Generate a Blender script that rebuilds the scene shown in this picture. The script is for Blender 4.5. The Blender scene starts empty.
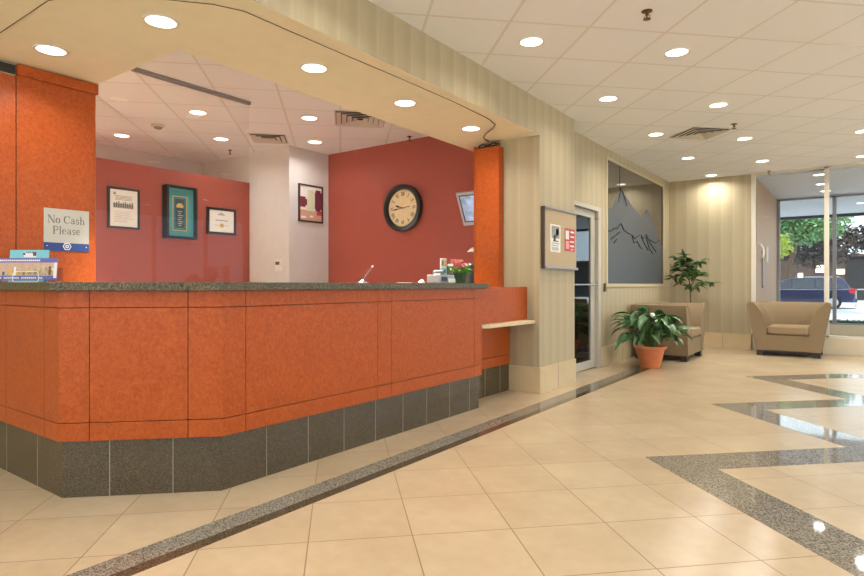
import bpy, bmesh, math, random
from mathutils import Vector, Matrix, Euler
random.seed(7)
R = math.radians
SC = bpy.context.scene
COL = SC.collection

# ------------------------------------------------------------------ camera, world, exposure
cam_d = bpy.data.cameras.new('camera'); cam = bpy.data.objects.new('camera', cam_d); COL.objects.link(cam)
cam.location = (0, 0, 1.12); cam.rotation_euler = (R(90), 0, R(36.077))
cam_d.sensor_width = 36; cam_d.lens = 587.24 / 864 * 36; cam_d.shift_y = -3 / 864
cam_d.clip_start = 0.05; cam_d.clip_end = 400
SC.camera = cam
SC.view_settings.view_transform = 'Standard'; SC.view_settings.look = 'None'
SC.view_settings.gamma = 1; SC.view_settings.use_curve_mapping = False
SC.view_settings.exposure = 0.15

SC.cycles.max_bounces = 16; SC.cycles.diffuse_bounces = 10; SC.cycles.glossy_bounces = 5; SC.cycles.transparent_max_bounces = 16
world = bpy.data.worlds.new('sky'); SC.world = world; world.use_nodes = True
wn = world.node_tree; wn.nodes.clear()
wo = wn.nodes.new('ShaderNodeOutputWorld'); wb = wn.nodes.new('ShaderNodeBackground')
wb.inputs[0].default_value = (0.80, 0.90, 1.0, 1); wb.inputs[1].default_value = 2.6
wn.links.new(wb.outputs[0], wo.inputs[0])

LOBBY_FAR_W = 13.0
LOBBY_W = 6.0      # each recessed downlight of the lobby
SOFFIT_W = 6.0
OFFICE_W = 5.0
OFFICE_FILL_W = 150.0        # unseen office lamps added to brighten the ceiling by floor bounce
WARM = (1.0, 0.96, 0.915)

sun_d = bpy.data.lights.new('sun', 'SUN'); sun_d.energy = 6.0; sun_d.angle = R(2); sun_d.color = (1, .96, .9)
sun = bpy.data.objects.new('sun', sun_d); COL.objects.link(sun); sun.location = (20, -10, 20)
sun.rotation_euler = Vector((0.18, -0.72, 1.0)).to_track_quat('Z', 'Y').to_euler()

# ------------------------------------------------------------------ materials
def lin(c):
    return tuple(((v / 255) / 12.92 if v / 255 <= 0.04045 else (((v / 255) + 0.055) / 1.055) ** 2.4) for v in c) + (1,)

def mat(name, c, rough=0.6, metal=0.0, bump=0.0, bscale=60, var=0.0, vscale=8, coat=0.0, spec=0.5, emit=None, es=0, detail=3):
    m = bpy.data.materials.new(name); m.use_nodes = True
    nt = m.node_tree; b = nt.nodes['Principled BSDF']
    col = lin(c)
    b.inputs['Base Color'].default_value = col
    b.inputs['Roughness'].default_value = rough; b.inputs['Metallic'].default_value = metal
    b.inputs['Specular IOR Level'].default_value = spec
    b.inputs['Coat Weight'].default_value = coat
    if emit:
        b.inputs['Emission Color'].default_value = lin(emit); b.inputs['Emission Strength'].default_value = es
    tc = nt.nodes.new('ShaderNodeTexCoord')
    n = nt.nodes.new('ShaderNodeTexNoise'); n.inputs['Scale'].default_value = vscale; n.inputs['Detail'].default_value = detail
    nt.links.new(tc.outputs['Object'], n.inputs['Vector'])
    r = nt.nodes.new('ShaderNodeValToRGB')
    v = max(var, 0.02)
    r.color_ramp.elements[0].color = tuple(x * (1 - v) for x in col[:3]) + (1,)
    r.color_ramp.elements[1].color = tuple(min(1, x * (1 + v)) for x in col[:3]) + (1,)
    r.color_ramp.elements[0].position = 0.3; r.color_ramp.elements[1].position = 0.7
    nt.links.new(n.outputs['Fac'], r.inputs['Fac']); nt.links.new(r.outputs['Color'], b.inputs['Base Color'])
    if bump:
        n2 = nt.nodes.new('ShaderNodeTexNoise'); n2.inputs['Scale'].default_value = bscale; n2.inputs['Detail'].default_value = 2
        nt.links.new(tc.outputs['Object'], n2.inputs['Vector'])
        bp = nt.nodes.new('ShaderNodeBump'); bp.inputs['Strength'].default_value = bump; bp.inputs['Distance'].default_value = 0.01
        nt.links.new(n2.outputs['Fac'], bp.inputs['Height']); nt.links.new(bp.outputs['Normal'], b.inputs['Normal'])
    return m

class NT:
    """tiny node helper"""
    def __init__(s, name):
        s.m = bpy.data.materials.new(name); s.m.use_nodes = True; s.t = s.m.node_tree
        s.b = s.t.nodes['Principled BSDF']; s.geo = s.t.nodes.new('ShaderNodeNewGeometry')
        s.P = s.geo.outputs['Position']
    def math(s, op, a, b=None, c=None):
        n = s.t.nodes.new('ShaderNodeMath'); n.operation = op
        for i, v in enumerate((a, b, c)):
            if v is None: continue
            if isinstance(v, (int, float)): n.inputs[i].default_value = v
            else: s.t.links.new(v, n.inputs[i])
        return n.outputs[0]
    def node(s, typ, **kw):
        n = s.t.nodes.new(typ)
        for k, v in kw.items(): n.inputs[k].default_value = v
        return n
    def link(s, a, b): s.t.links.new(a, b)
    def sep(s, v):
        n = s.t.nodes.new('ShaderNodeSeparateXYZ'); s.link(v, n.inputs[0]); return n.outputs
    def mix(s, f, a, b):
        n = s.t.nodes.new('ShaderNodeMix'); n.data_type = 'RGBA'
        for i, v in ((0, f), (6, a), (7, b)):
            if isinstance(v, (int, float, tuple)): n.inputs[i].default_value = v
            else: s.link(v, n.inputs[i])
        return n.outputs[2]

def grid_lines(k, ox, oy, step, width):
    """mask = 1 on the joints of a square grid turned 45 degrees, and a random value per tile"""
    x, y, z = k.sep(k.P)
    a = k.math('SUBTRACT', x, ox); b = k.math('SUBTRACT', y, oy)
    p = k.math('MULTIPLY', k.math('ADD', a, b), 0.70711 / step)
    q = k.math('MULTIPLY', k.math('SUBTRACT', b, a), 0.70711 / step)
    fp = k.math('FRACT', k.math('ADD', p, 100.5)); fq = k.math('FRACT', k.math('ADD', q, 100.5))
    w = width / step / 2
    lp = k.math('LESS_THAN', k.math('ABSOLUTE', k.math('SUBTRACT', fp, 0.5)), w)
    lq = k.math('LESS_THAN', k.math('ABSOLUTE', k.math('SUBTRACT', fq, 0.5)), w)
    mask = k.math('MAXIMUM', lp, lq)
    cid = k.t.nodes.new('ShaderNodeCombineXYZ')
    k.link(k.math('FLOOR', k.math('ADD', p, 100.0)), cid.inputs[0]); k.link(k.math('FLOOR', k.math('ADD', q, 100.0)), cid.inputs[1])
    wn_ = k.t.nodes.new('ShaderNodeTexWhiteNoise'); k.link(cid.outputs[0], wn_.inputs['Vector'])
    return mask, wn_.outputs['Value']

def floor_mat():
    k = NT('cream_stone_tile')
    mask, rnd = grid_lines(k, -1.295, 3.042, 0.4572, 0.006)
    n = k.node('ShaderNodeTexNoise', Scale=2.2, Detail=6.0, Roughness=0.6); k.link(k.P, n.inputs['Vector'])
    n2 = k.node('ShaderNodeTexNoise', Scale=14.0, Detail=4.0); k.link(k.P, n2.inputs['Vector'])
    f = k.math('ADD', k.math('MULTIPLY', n.outputs['Fac'], 0.6), k.math('MULTIPLY', n2.outputs['Fac'], 0.25))
    f = k.math('ADD', f, k.math('MULTIPLY', rnd, 0.15))
    r = k.t.nodes.new('ShaderNodeValToRGB'); k.link(f, r.inputs['Fac'])
    r.color_ramp.elements[0].position = 0.32; r.color_ramp.elements[1].position = 0.72
    r.color_ramp.elements[0].color = lin((178, 157, 126)); r.color_ramp.elements[1].color = lin((196, 176, 145))
    c = k.mix(mask, r.outputs['Color'], lin((128, 104, 74)))
    k.link(c, k.b.inputs['Base Color'])
    k.link(k.math('ADD', k.math('MULTIPLY', mask, 0.4), 0.20), k.b.inputs['Roughness']); k.b.inputs['Specular IOR Level'].default_value = 0.35
    return k.m

def ceiling_mat():
    k = NT('acoustic_ceiling_tile')
    mask, rnd = grid_lines(k, -2.057, 4.655, 0.61, 0.022)
    n = k.node('ShaderNodeTexNoise', Scale=160.0, Detail=2.0); k.link(k.P, n.inputs['Vector'])
    f = k.math('ADD', k.math('MULTIPLY', n.outputs['Fac'], 0.6), k.math('MULTIPLY', rnd, 0.3))
    c = k.mix(f, lin((233, 232, 230)), lin((242, 241, 240)))
    c = k.mix(mask, c, lin((222, 216, 206)))
    k.link(c, k.b.inputs['Base Color']); k.b.inputs['Roughness'].default_value = 0.9
    k.b.inputs['Specular IOR Level'].default_value = 0.2
    bp = k.node('ShaderNodeBump', Strength=0.4, Distance=0.006); k.link(k.math('SUBTRACT', 1.0, mask), bp.inputs['Height'])
    k.link(bp.outputs['Normal'], k.b.inputs['Normal'])
    return k.m

def wallpaper_mat():
    """soft vertical stripes that follow the horizontal run of either wall direction"""
    k = NT('striped_wallpaper')
    x, y, z = k.sep(k.P)
    s = k.math('ADD', x, y)
    def stripe(freq, ph):
        return k.math('MULTIPLY', k.math('ADD', k.math('SINE', k.math('ADD', k.math('MULTIPLY', s, freq), ph)), 1.0), 0.5)
    a = k.math('MULTIPLY', stripe(2 * math.pi / 0.19, 0.4), 0.22)
    b = k.math('POWER', stripe(2 * math.pi / 0.19, 2.0), 14.0)
    cv = k.t.nodes.new('ShaderNodeCombineXYZ')
    k.link(k.math('MULTIPLY', s, 90.0), cv.inputs[0]); k.link(k.math('MULTIPLY', z, 5.0), cv.inputs[1])
    n = k.node('ShaderNodeTexNoise', Scale=1.0, Detail=3.0); k.link(cv.outputs[0], n.inputs['Vector'])
    f = k.math('ADD', k.math('ADD', a, k.math('MULTIPLY', b, 0.3)), k.math('MULTIPLY', k.math('SUBTRACT', n.outputs['Fac'], 0.5), 0.5))
    r = k.t.nodes.new('ShaderNodeValToRGB'); k.link(f, r.inputs['Fac'])
    r.color_ramp.elements[0].color = lin((168, 154, 124)); r.color_ramp.elements[1].color = lin((191, 178, 146))
    k.link(r.outputs['Color'], k.b.inputs['Base Color']); k.b.inputs['Roughness'].default_value = 0.55
    k.b.inputs['Specular IOR Level'].default_value = 0.3
    return k.m

def orange_mat():
    k = NT('hammered_orange_laminate')
    n = k.node('ShaderNodeTexNoise', Scale=55.0, Detail=2.0, Distortion=1.2); k.link(k.P, n.inputs['Vector'])
    n2 = k.node('ShaderNodeTexNoise', Scale=26.0, Detail=2.0, Distortion=1.5); k.link(k.P, n2.inputs['Vector'])
    f = k.math('ADD', k.math('MULTIPLY', n.outputs['Fac'], 0.6), k.math('MULTIPLY', n2.outputs['Fac'], 0.4))
    r = k.t.nodes.new('ShaderNodeValToRGB'); k.link(f, r.inputs['Fac'])
    r.color_ramp.elements[0].position = 0.38; r.color_ramp.elements[1].position = 0.62
    r.color_ramp.elements[0].color = lin((154, 66, 20)); r.color_ramp.elements[1].color = lin((174, 84, 30))
    k.link(r.outputs['Color'], k.b.inputs['Base Color']); k.b.inputs['Roughness'].default_value = 0.36; k.b.inputs['Specular IOR Level'].default_value = 0.26
    bp = k.node('ShaderNodeBump', Strength=0.35, Distance=0.006); k.link(f, bp.inputs['Height'])
    k.link(bp.outputs['Normal'], k.b.inputs['Normal'])
    return k.m

def granite_mat(name, c0, c1, c2, rough=0.1, scale=170):
    k = NT(name)
    v = k.node('ShaderNodeTexVoronoi', Scale=float(scale)); k.link(k.P, v.inputs['Vector'])
    n = k.node('ShaderNodeTexNoise', Scale=scale * 0.6, Detail=3.0); k.link(k.P, n.inputs['Vector'])
    s = k.t.nodes.new('ShaderNodeSeparateColor'); k.link(v.outputs['Color'], s.inputs[0])
    f = k.math('ADD', k.math('MULTIPLY', s.outputs[0], 0.6), k.math('MULTIPLY', n.outputs['Fac'], 0.4))
    r = k.t.nodes.new('ShaderNodeValToRGB'); k.link(f, r.inputs['Fac'])
    e = r.color_ramp.elements; e[0].position = 0.25; e[0].color = lin(c0); e[1].position = 0.8; e[1].color = lin(c2)
    m_ = e.new(0.52); m_.color = lin(c1)
    k.link(r.outputs['Color'], k.b.inputs['Base Color']); k.b.inputs['Roughness'].default_value = rough
    if rough > .2: k.b.inputs['Specular IOR Level'].default_value = .3
    return k.m

def glass_mat(name, tint=(1, 1, 1, 1), rough=0.0, refl=0.08, alpha=0.0):
    """thin pane: mostly transparent with a fresnel reflection"""
    m = bpy.data.materials.new(name); m.use_nodes = True; t = m.node_tree; t.nodes.clear()
    o = t.nodes.new('ShaderNodeOutputMaterial'); tr = t.nodes.new('ShaderNodeBsdfTransparent'); gl = t.nodes.new('ShaderNodeBsdfGlossy')
    tr.inputs[0].default_value = tint; gl.inputs['Roughness'].default_value = rough; gl.inputs['Color'].default_value = (0.9, 0.95, 1, 1)
    fr = t.nodes.new('ShaderNodeFresnel'); fr.inputs['IOR'].default_value = 1.5
    mx = t.nodes.new('ShaderNodeMixShader')
    ml = t.nodes.new('ShaderNodeMath'); ml.operation = 'MULTIPLY'; ml.inputs[1].default_value = refl / 0.08
    ml.use_clamp = True
    ge = t.nodes.new('ShaderNodeNewGeometry'); inv = t.nodes.new('ShaderNodeMath'); inv.operation = 'SUBTRACT'; inv.inputs[0].default_value = 1.0
    t.links.new(ge.outputs['Backfacing'], inv.inputs[1]); mb_ = t.nodes.new('ShaderNodeMath'); mb_.operation = 'MULTIPLY'
    t.links.new(fr.outputs[0], ml.inputs[0]); t.links.new(ml.outputs[0], mb_.inputs[0]); t.links.new(inv.outputs[0], mb_.inputs[1])
    t.links.new(mb_.outputs[0], mx.inputs[0])
    t.links.new(tr.outputs[0], mx.inputs[1]); t.links.new(gl.outputs[0], mx.inputs[2]); t.links.new(mx.outputs[0], o.inputs[0])
    return m

M = dict(
    floor=floor_mat(), ceiling=ceiling_mat(), paper=wallpaper_mat(), orange=orange_mat(),
    granite=granite_mat('dark_granite_plinth', (54, 43, 27), (74, 62, 42), (96, 83, 60), 0.08, 260),
    top=granite_mat('speckled_granite_top', (46, 38, 20), (76, 66, 40), (126, 114, 82), 0.3, 240),
    inlay=granite_mat('grey_granite_inlay', (84, 79, 70), (126, 119, 107), (160, 153, 138), 0.05, 190),
    inlay_dark=granite_mat('dark_brown_inlay', (66, 54, 40), (84, 70, 52), (96, 82, 62), 0.12, 200),
    grout=mat('light_grout', (136, 128, 110), 0.7),
    seam=mat('dark_seam', (60, 30, 16), 0.7),
    soffit=mat('cream_soffit_paint', (238, 226, 190), 0.75, spec=0.25),
    red=mat('brick_red_paint', (144, 70, 57), 0.5, spec=0.3, bump=0.05, bscale=300),
    white=mat('white_wall_paint', (212, 208, 203), 0.6, spec=0.3),
    skirt=mat('cream_stone_skirting', (202, 180, 140), 0.3, var=0.06, vscale=5),
    ledge=mat('cream_laminate_ledge', (214, 192, 152), 0.35),
    trimpaint=mat('beige_window_trim', (186, 172, 138), 0.5),
    alum=mat('pale_painted_aluminium', (180, 173, 158), 0.4, spec=0.4),
    mullion=mat('cream_mullion', (214, 204, 186), 0.45),
    greyalu=mat('grey_aluminium_post', (140, 138, 140), 0.4),
    chrome=mat('brushed_steel', (190, 190, 188), 0.25, 1.0),
    black=mat('black_plastic', (22, 21, 20), 0.4),
    blackm=mat('black_metal_frame', (34, 28, 24), 0.35, bump=0.0),
    brown=mat('dark_bronze', (66, 46, 32), 0.4),
    wood=mat('dark_wood_foot', (40, 26, 18), 0.4),
    fabric=mat('taupe_chair_fabric', (134, 115, 88), 0.85, bump=0.25, bscale=420, var=0.07, vscale=260, spec=0.2),
    cushion=mat('taupe_cushion_fabric', (146, 125, 96), 0.85, bump=0.25, bscale=420, var=0.07, vscale=260, spec=0.2),
    terracotta=mat('terracotta_plastic', (204, 118, 72), 0.45, var=0.06, vscale=12),
    soil=mat('dark_soil', (52, 38, 28), 0.95, bump=0.6, bscale=80, var=0.3, vscale=60),
    leaf=mat('glossy_dark_leaf', (66, 102, 56), 0.26, var=0.35, vscale=14),
    leaf2=mat('ficus_leaf', (62, 96, 44), 0.35, var=0.35, vscale=12),
    stem=mat('green_stem', (96, 116, 58), 0.5),
    bark=mat('brown_bark', (92, 72, 50), 0.8, bump=0.3, bscale=60, var=0.2),
    ring=mat('white_trim_ring', (226, 220, 208), 0.4),
    lens=mat('lit_downlight_lens', (255, 250, 240), 0.5, emit=(255, 244, 226), es=6.0),
    vent=mat('white_vent_metal', (204, 196, 182), 0.5),
    ventdark=mat('dark_vent_gap', (34, 28, 22), 0.8),
    brass=mat('bronze_sprinkler', (120, 88, 52), 0.35, 0.8),
    paper_white=mat('white_paper', (228, 224, 216), 0.7),
    paper_grey=mat('grey_print', (150, 146, 140), 0.7),
    ink=mat('dark_grey_ink', (86, 84, 82), 0.7),
    sign=mat('pale_sign_card', (186, 181, 168), 0.6),
    blue=mat('royal_blue_print', (34, 62, 124), 0.5),
    teal=mat('teal_mat_board', (66, 138, 140), 0.6),
    tealdark=mat('dark_teal_panel', (30, 62, 70), 0.5),
    cyan=mat('turquoise_card', (120, 192, 200), 0.5),
    gold=mat('gold_print', (196, 158, 84), 0.5),
    cream=mat('cream_clock_dial', (226, 204, 158), 0.5, var=0.05, vscale=20),
    maroon=mat('maroon_print', (110, 48, 62), 0.6),
    sand=mat('sandy_print', (196, 160, 136), 0.6, var=0.1, vscale=30),
    palegreen=mat('pale_green_print', (206, 214, 178), 0.6),
    redprint=mat('red_print', (178, 66, 70), 0.6),
    cork=mat('beige_pinboard_fabric', (178, 158, 126), 0.85, bump=0.2, bscale=300, var=0.04, vscale=80),
    silver=mat('silver_grey_metal', (150, 148, 150), 0.35, 0.6),
    screen=mat('lit_monitor_screen', (130, 150, 175), 0.15, var=0.9, vscale=9, emit=(160, 185, 215), es=0.4),
    violet=mat('violet_blue_print', (92, 92, 160), 0.5),
    photo=mat('city_photo_print', (170, 160, 120), 0.5, var=0.5, vscale=55),
    yellow=mat('yellow_print', (226, 170, 50), 0.5),
    carpink=mat('pink_petals', (232, 150, 150), 0.6, var=0.1, vscale=60),
    clear=glass_mat('clear_glass', (0.95, 0.97, 0.97, 1), 0.0, 0.015),
    hang=glass_mat('hanging_clear_glass', (0.97, 0.97, 0.96, 1), 0.0, 0.03),
    doorglass=glass_mat('tinted_door_glass', (0.6, 0.58, 0.56, 1), 0.0, 0.09),
    acrylic=glass_mat('clear_acrylic', (0.82, 0.84, 0.86, 1), 0.05, 0.12),
    winglass=mat('smoked_window_glass', (74, 68, 56), 0.04, spec=1.0),
    frost=mat('frosted_grey_film', (72, 79, 83), 0.45, spec=0.5),
    bronze=mat('bronze_etched_line', (40, 34, 26), 0.7),
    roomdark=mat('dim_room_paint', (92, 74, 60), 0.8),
    roomfloor=mat('red_brown_room_carpet', (120, 70, 52), 0.95, var=0.2, vscale=40),
    brownwall=mat('tan_vestibule_wall', (160, 122, 84), 0.5),
    bouncefloor=mat('pale_bounce_floor', (236, 236, 236), 0.9),  # near-white so the hidden office floor reflects light up to the ceiling
    # outdoors
    concrete=mat('pale_concrete', (212, 210, 206), 0.85, var=0.06, vscale=4),
    asphalt=mat('sunlit_asphalt', (176, 176, 180), 0.9, var=0.08, vscale=6),
    canopy=mat('white_canopy_soffit', (206, 208, 216), 0.6),
    canopyedge=mat('dark_canopy_edge', (60, 60, 62), 0.6),
    hedge=mat('hedge_leaf', (44, 70, 36), 0.7, var=0.5, vscale=30),
    green=mat('bright_tree_leaf', (112, 152, 98), 0.6, var=0.4, vscale=3),
    purple=mat('dusky_purple_leaf', (70, 56, 52), 0.7, var=0.35, vscale=3),
    lime=mat('yellow_green_leaf', (186, 200, 70), 0.6, var=0.3, vscale=5),
    brick=mat('brown_brick_building', (70, 52, 42), 0.85, var=0.2, vscale=3),
    darkbuild=mat('dark_building_front', (28, 22, 20), 0.8),
    litwin=mat('lit_shop_window', (255, 244, 210), 0.4, emit=(255, 240, 200), es=2.0),
    carblue=mat('navy_car_paint', (13, 16, 62), 0.18, 0.0, coat=1.0, spec=0.6),
    carglass=mat('car_window_glass', (48, 52, 60), 0.08, spec=1.0),
    rubber=mat('black_tyre', (24, 24, 26), 0.8),
    hub=mat('silver_hubcap', (200, 200, 204), 0.3, 0.5),
    tail=mat('red_tail_lamp', (160, 20, 34), 0.25),
)

# ------------------------------------------------------------------ mesh helpers
WORLD = {}          # world location of each thing, so parts can be written in world coordinates

class MB:
    def __init__(s): s.bm = bmesh.new(); s.mi = 0
    def _tag(s, faces):
        for f in faces: f.material_index = s.mi
    def box(s, x0, x1, y0, y1, z0, z1, m=None):
        if m is not None: s.mi = m
        vs = [s.bm.verts.new((x, y, z)) for z in (z0, z1) for x, y in ((x0, y0), (x1, y0), (x1, y1), (x0, y1))]
        fs = [s.bm.faces.new([vs[i] for i in q]) for q in ((3, 2, 1, 0), (4, 5, 6, 7), (0, 1, 5, 4), (1, 2, 6, 5), (2, 3, 7, 6), (3, 0, 4, 7))]
        s._tag(fs); return vs
    def prism(s, pts, z0, z1, m=None):
        """polygon in xy (counter-clockwise) extruded in z"""
        if m is not None: s.mi = m
        a = [s.bm.verts.new((x, y, z0)) for x, y in pts]; b = [s.bm.verts.new((x, y, z1)) for x, y in pts]
        n = len(pts); fs = [s.bm.faces.new(a[::-1]), s.bm.faces.new(b)]
        for i in range(n): fs.append(s.bm.faces.new([a[i], a[(i + 1) % n], b[(i + 1) % n], b[i]]))
        s._tag(fs); return a + b
    def loft(s, rings, cap=True, closed=True, m=None):
        if m is not None: s.mi = m
        rr = [[s.bm.verts.new(p) for p in r] for r in rings]; fs = []
        n = len(rings[0])
        for i in range(len(rr) - 1):
            for j in range(n if closed else n - 1):
                k = (j + 1) % n
                fs.append(s.bm.faces.new([rr[i][j], rr[i][k], rr[i + 1][k], rr[i + 1][j]]))
        if cap: fs += [s.bm.faces.new(rr[0][::-1]), s.bm.faces.new(rr[-1])]
        s._tag(fs); return [v for r in rr for v in r]
    def lathe(s, prof, c=(0, 0, 0), seg=32, axis='z', cap=True, m=None):
        rings = []
        for r, h in prof:
            ring = []
            for i in range(seg):
                a = 2 * math.pi * i / seg; u, v = r * math.cos(a), r * math.sin(a)
                p = {'z': (u, v, h), 'y': (u, h, -v), 'x': (h, u, v)}[axis]
                ring.append((c[0] + p[0], c[1] + p[1], c[2] + p[2]))
            rings.append(ring)
        return s.loft(rings, cap, True, m)
    def tube(s, pts, r, seg=8, m=None):
        pts = [Vector(p) for p in pts]; rings = []
        rs = r if isinstance(r, (list, tuple)) else [r] * len(pts)
        for i, p in enumerate(pts):
            d = (pts[min(i + 1, len(pts) - 1)] - pts[max(i - 1, 0)]).normalized()
            up = Vector((0, 0, 1)) if abs(d.z) < 0.9 else Vector((1, 0, 0))
            a = d.cross(up).normalized(); b = d.cross(a).normalized()
            rings.append([tuple(p + (a * math.cos(t) + b * math.sin(t)) * rs[i]) for t in [2 * math.pi * k / seg for k in range(seg)]])
        return s.loft(rings, True, True, m)
    def quad(s, a, b, c, d, m=None):
        if m is not None: s.mi = m
        f = s.bm.faces.new([s.bm.verts.new(p) for p in (a, b, c, d)]); s._tag([f])
    def xf(s, vs, mtx):
        for v in vs: v.co = mtx @ v.co
    def build(s, name, mats, parent=None, local=False, smooth=False, bevel=0, seg=2, subsurf=0):
        bm = s.bm
        if not isinstance(mats, (list, tuple)): mats = [mats]
        bmesh.ops.recalc_face_normals(bm, faces=bm.faces)
        if parent is not None:
            base = WORLD.get(parent.name, Vector((0, 0, 0))) if not local else Vector((0, 0, 0)); loc = Vector((0, 0, 0))
        else:
            xs = [v.co for v in bm.verts]
            lo = Vector([min(v[i] for v in xs) for i in range(3)]); hi = Vector([max(v[i] for v in xs) for i in range(3)])
            base = Vector(((lo.x + hi.x) / 2, (lo.y + hi.y) / 2, lo.z)); loc = base
        for v in bm.verts: v.co -= base
        if smooth:
            for f in bm.faces: f.smooth = True
        me = bpy.data.meshes.new(name); bm.to_mesh(me); bm.free()
        for m_ in mats: me.materials.append(m_)
        o = bpy.data.objects.new(name, me); COL.objects.link(o); o.location = loc
        if parent is not None: o.parent = parent; WORLD[o.name] = base.copy()
        else: WORLD[o.name] = loc.copy()
        if bevel:
            b = o.modifiers.new('bevel', 'BEVEL'); b.width = bevel; b.segments = seg; b.limit_method = 'ANGLE'; b.angle_limit = R(35)
        if subsurf:
            b = o.modifiers.new('sub', 'SUBSURF'); b.levels = subsurf; b.render_levels = subsurf
        if smooth and not subsurf:
            try:
                me.set_sharp_from_angle(angle=R(38))
            except Exception: pass
        return o

def thing(name, label, cat, loc=(0, 0, 0), rz=0, group=None):
    o = bpy.data.objects.new(name, None); COL.objects.link(o); o.empty_display_size = 0.1
    o.location = loc; o.rotation_euler = (0, 0, rz); o['label'] = label; o['category'] = cat
    if group: o['group'] = group
    WORLD[o.name] = Vector(loc)
    return o
def tag(o, label, cat, group=None, kind=None):
    o['label'] = label; o['category'] = cat
    if group: o['group'] = group
    if kind: o['kind'] = kind
    return o
def struct(o): o['kind'] = 'structure'; return o
def copy_tree(o, loc, label):
    c = o.copy(); COL.objects.link(c); c.location = loc; c['label'] = label
    for ch in list(o.children):
        d = ch.copy(); COL.objects.link(d); d.parent = c
        for g in list(ch.children):
            e = g.copy(); COL.objects.link(e); e.parent = d
    return c

# ================================================================== SETTING
CEIL = 3.04; SOF = 2.675; BW = 11.47; VG = 14.8
m = MB(); m.box(-8.6, 5.2, -4.0, 15.0, -0.12, 0.0); struct(m.build('floor', M['floor']))
m = MB(); m.box(-8.6, 5.2, -4.0, 15.0, CEIL, CEIL + 0.12); struct(m.build('ceiling', M['ceiling']))

# soffit above the desk (follows the desk's plan)
m = MB()
m.prism([(-8.59, 1.17), (-3.43, 1.17), (-2.68, 1.92), (-2.68, 5.569), (-3.162, 5.569), (-3.162, 6.098), (-3.64, 6.098), (-3.64, 2.15), (-4.795, 2.15), (-4.795, 1.325), (-8.59, 1.325)], SOF, CEIL - 0.0005)
for f in m.bm.faces: f.normal_update()
sof = m.build('ceiling_soffit', [M['soffit'], M['paper']])
for p in sof.data.polygons:
    c = p.center
    if abs(p.normal.z) < 0.5 and (p.normal.x > 0.5 or p.normal.y < -0.3): p.material_index = 1
struct(sof)

def wall(name, x0, x1, y0, y1, z0, z1, mt):
    w = MB(); w.box(x0, x1, y0, y1, z0, z1); return struct(w.build(name, mt))
wall('wall_left', -4.92, -4.80, 1.33, 2.13, 0, CEIL, M['paper'])
wall('wall_column', -3.16, -2.68, 5.57, 6.49, 0, CEIL, M['paper'])
wall('wall_back', -3.0, -1.52, BW, BW + 0.2, 0, CEIL, M['paper'])
# office
wall('wall_office_front', -8.6, -4.92, 1.33, 1.48, 0, CEIL, M['paper'])
wall('wall_far_left', -8.8, -8.6, -2.88, 6.3, 0, CEIL, M['paper'])
wall('floor_office_bounce', -8.35, -4.93, 1.5, 5.35, 0.0, .004, M['bouncefloor'])  # hidden pale sheet added to bounce light onto the office ceiling
wall('floor_desk_side_bounce', -4.93, -3.75, 2.3, 6.09, 0.0, .004, M['bouncefloor'])  # second hidden reflector sheet, behind the desk
wall('wall_sun_block', -30, 5.3, -4.3, 15.0, CEIL + .2, 60, M['white'])  # unseen block added overhead, tall enough to shade the street from the sun
wall('wall_office_left', -8.6, -8.35, 1.48, 5.36, 0, CEIL, M['white'])
wall('wall_office_partition', -7.32, -7.2, 1.48, 5.36, 0, 2.61, M['red'])
wall('wall_office_end', -8.6, -6.335, 5.36, 6.3, 0, CEIL, M['white'])
wall('wall_office_back', -6.335, -3.0, 6.1, 6.3, 0, CEIL, M['red'])
# wall with the glass door and the smoked window
w = MB()
w.box(-3.0, -2.88, 6.49, 6.72, 0, CEIL)
w.box(-3.0, -2.88, 6.72, 7.84, 2.17, CEIL)
w.box(-3.0, -2.88, 7.84, 8.14, 0, CEIL)
w.box(-3.0, -2.88, 8.14, 11.06, 0, 1.11); w.box(-3.0, -2.88, 8.14, 11.06, 2.92, CEIL)
w.box(-3.0, -2.88, 11.06, BW, 0, CEIL)
struct(w.build('wall_side', M['paper']))
# room behind that wall
w = MB(); w.box(-6.2, -6.0, 6.3, BW + .2, 0, CEIL); w.box(-6.0, -3.0, BW, BW + 0.2, 0, CEIL); w.box(-6.0, -3.0, 6.3, 6.49, 0, CEIL)
w.box(-6.0, -3.0, 8.0, 8.1, 0, CEIL)
struct(w.build('wall_inner_room', M['roomdark']))
w = MB(); w.box(-6.0, -3.0, 6.49, 8.0, 0.001, 0.006); struct(w.build('floor_inner_room', M['roomfloor']))
# stone skirting
def skirt(name, x0, x1, y0, y1, joints=(), axis='y'):
    w = MB(); w.box(x0, x1, y0, y1, 0, 0.265, 0)
    for j in joints:
        if axis == 'y': w.box(x1, x1 + 0.0015, j - 0.003, j + 0.003, 0, 0.265, 1)
        else: w.box(j - 0.003, j + 0.003, y0 - 0.0015, y0, 0, 0.265, 1)
    return struct(w.build(name, [M['skirt'], M['grout']]))
skirt('baseboard_column', -3.16, -2.665, 5.555, 6.50, (6.0,), 'y')
skirt('baseboard_side', -2.88, -2.865, 7.84, 11.455, (8.3, 8.76, 9.2, 9.65, 10.1, 10.6, 11.0), 'y')
skirt('baseboard_back', -2.865, -1.52, BW - 0.015, BW, (-2.42, -1.97), 'x')

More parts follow.
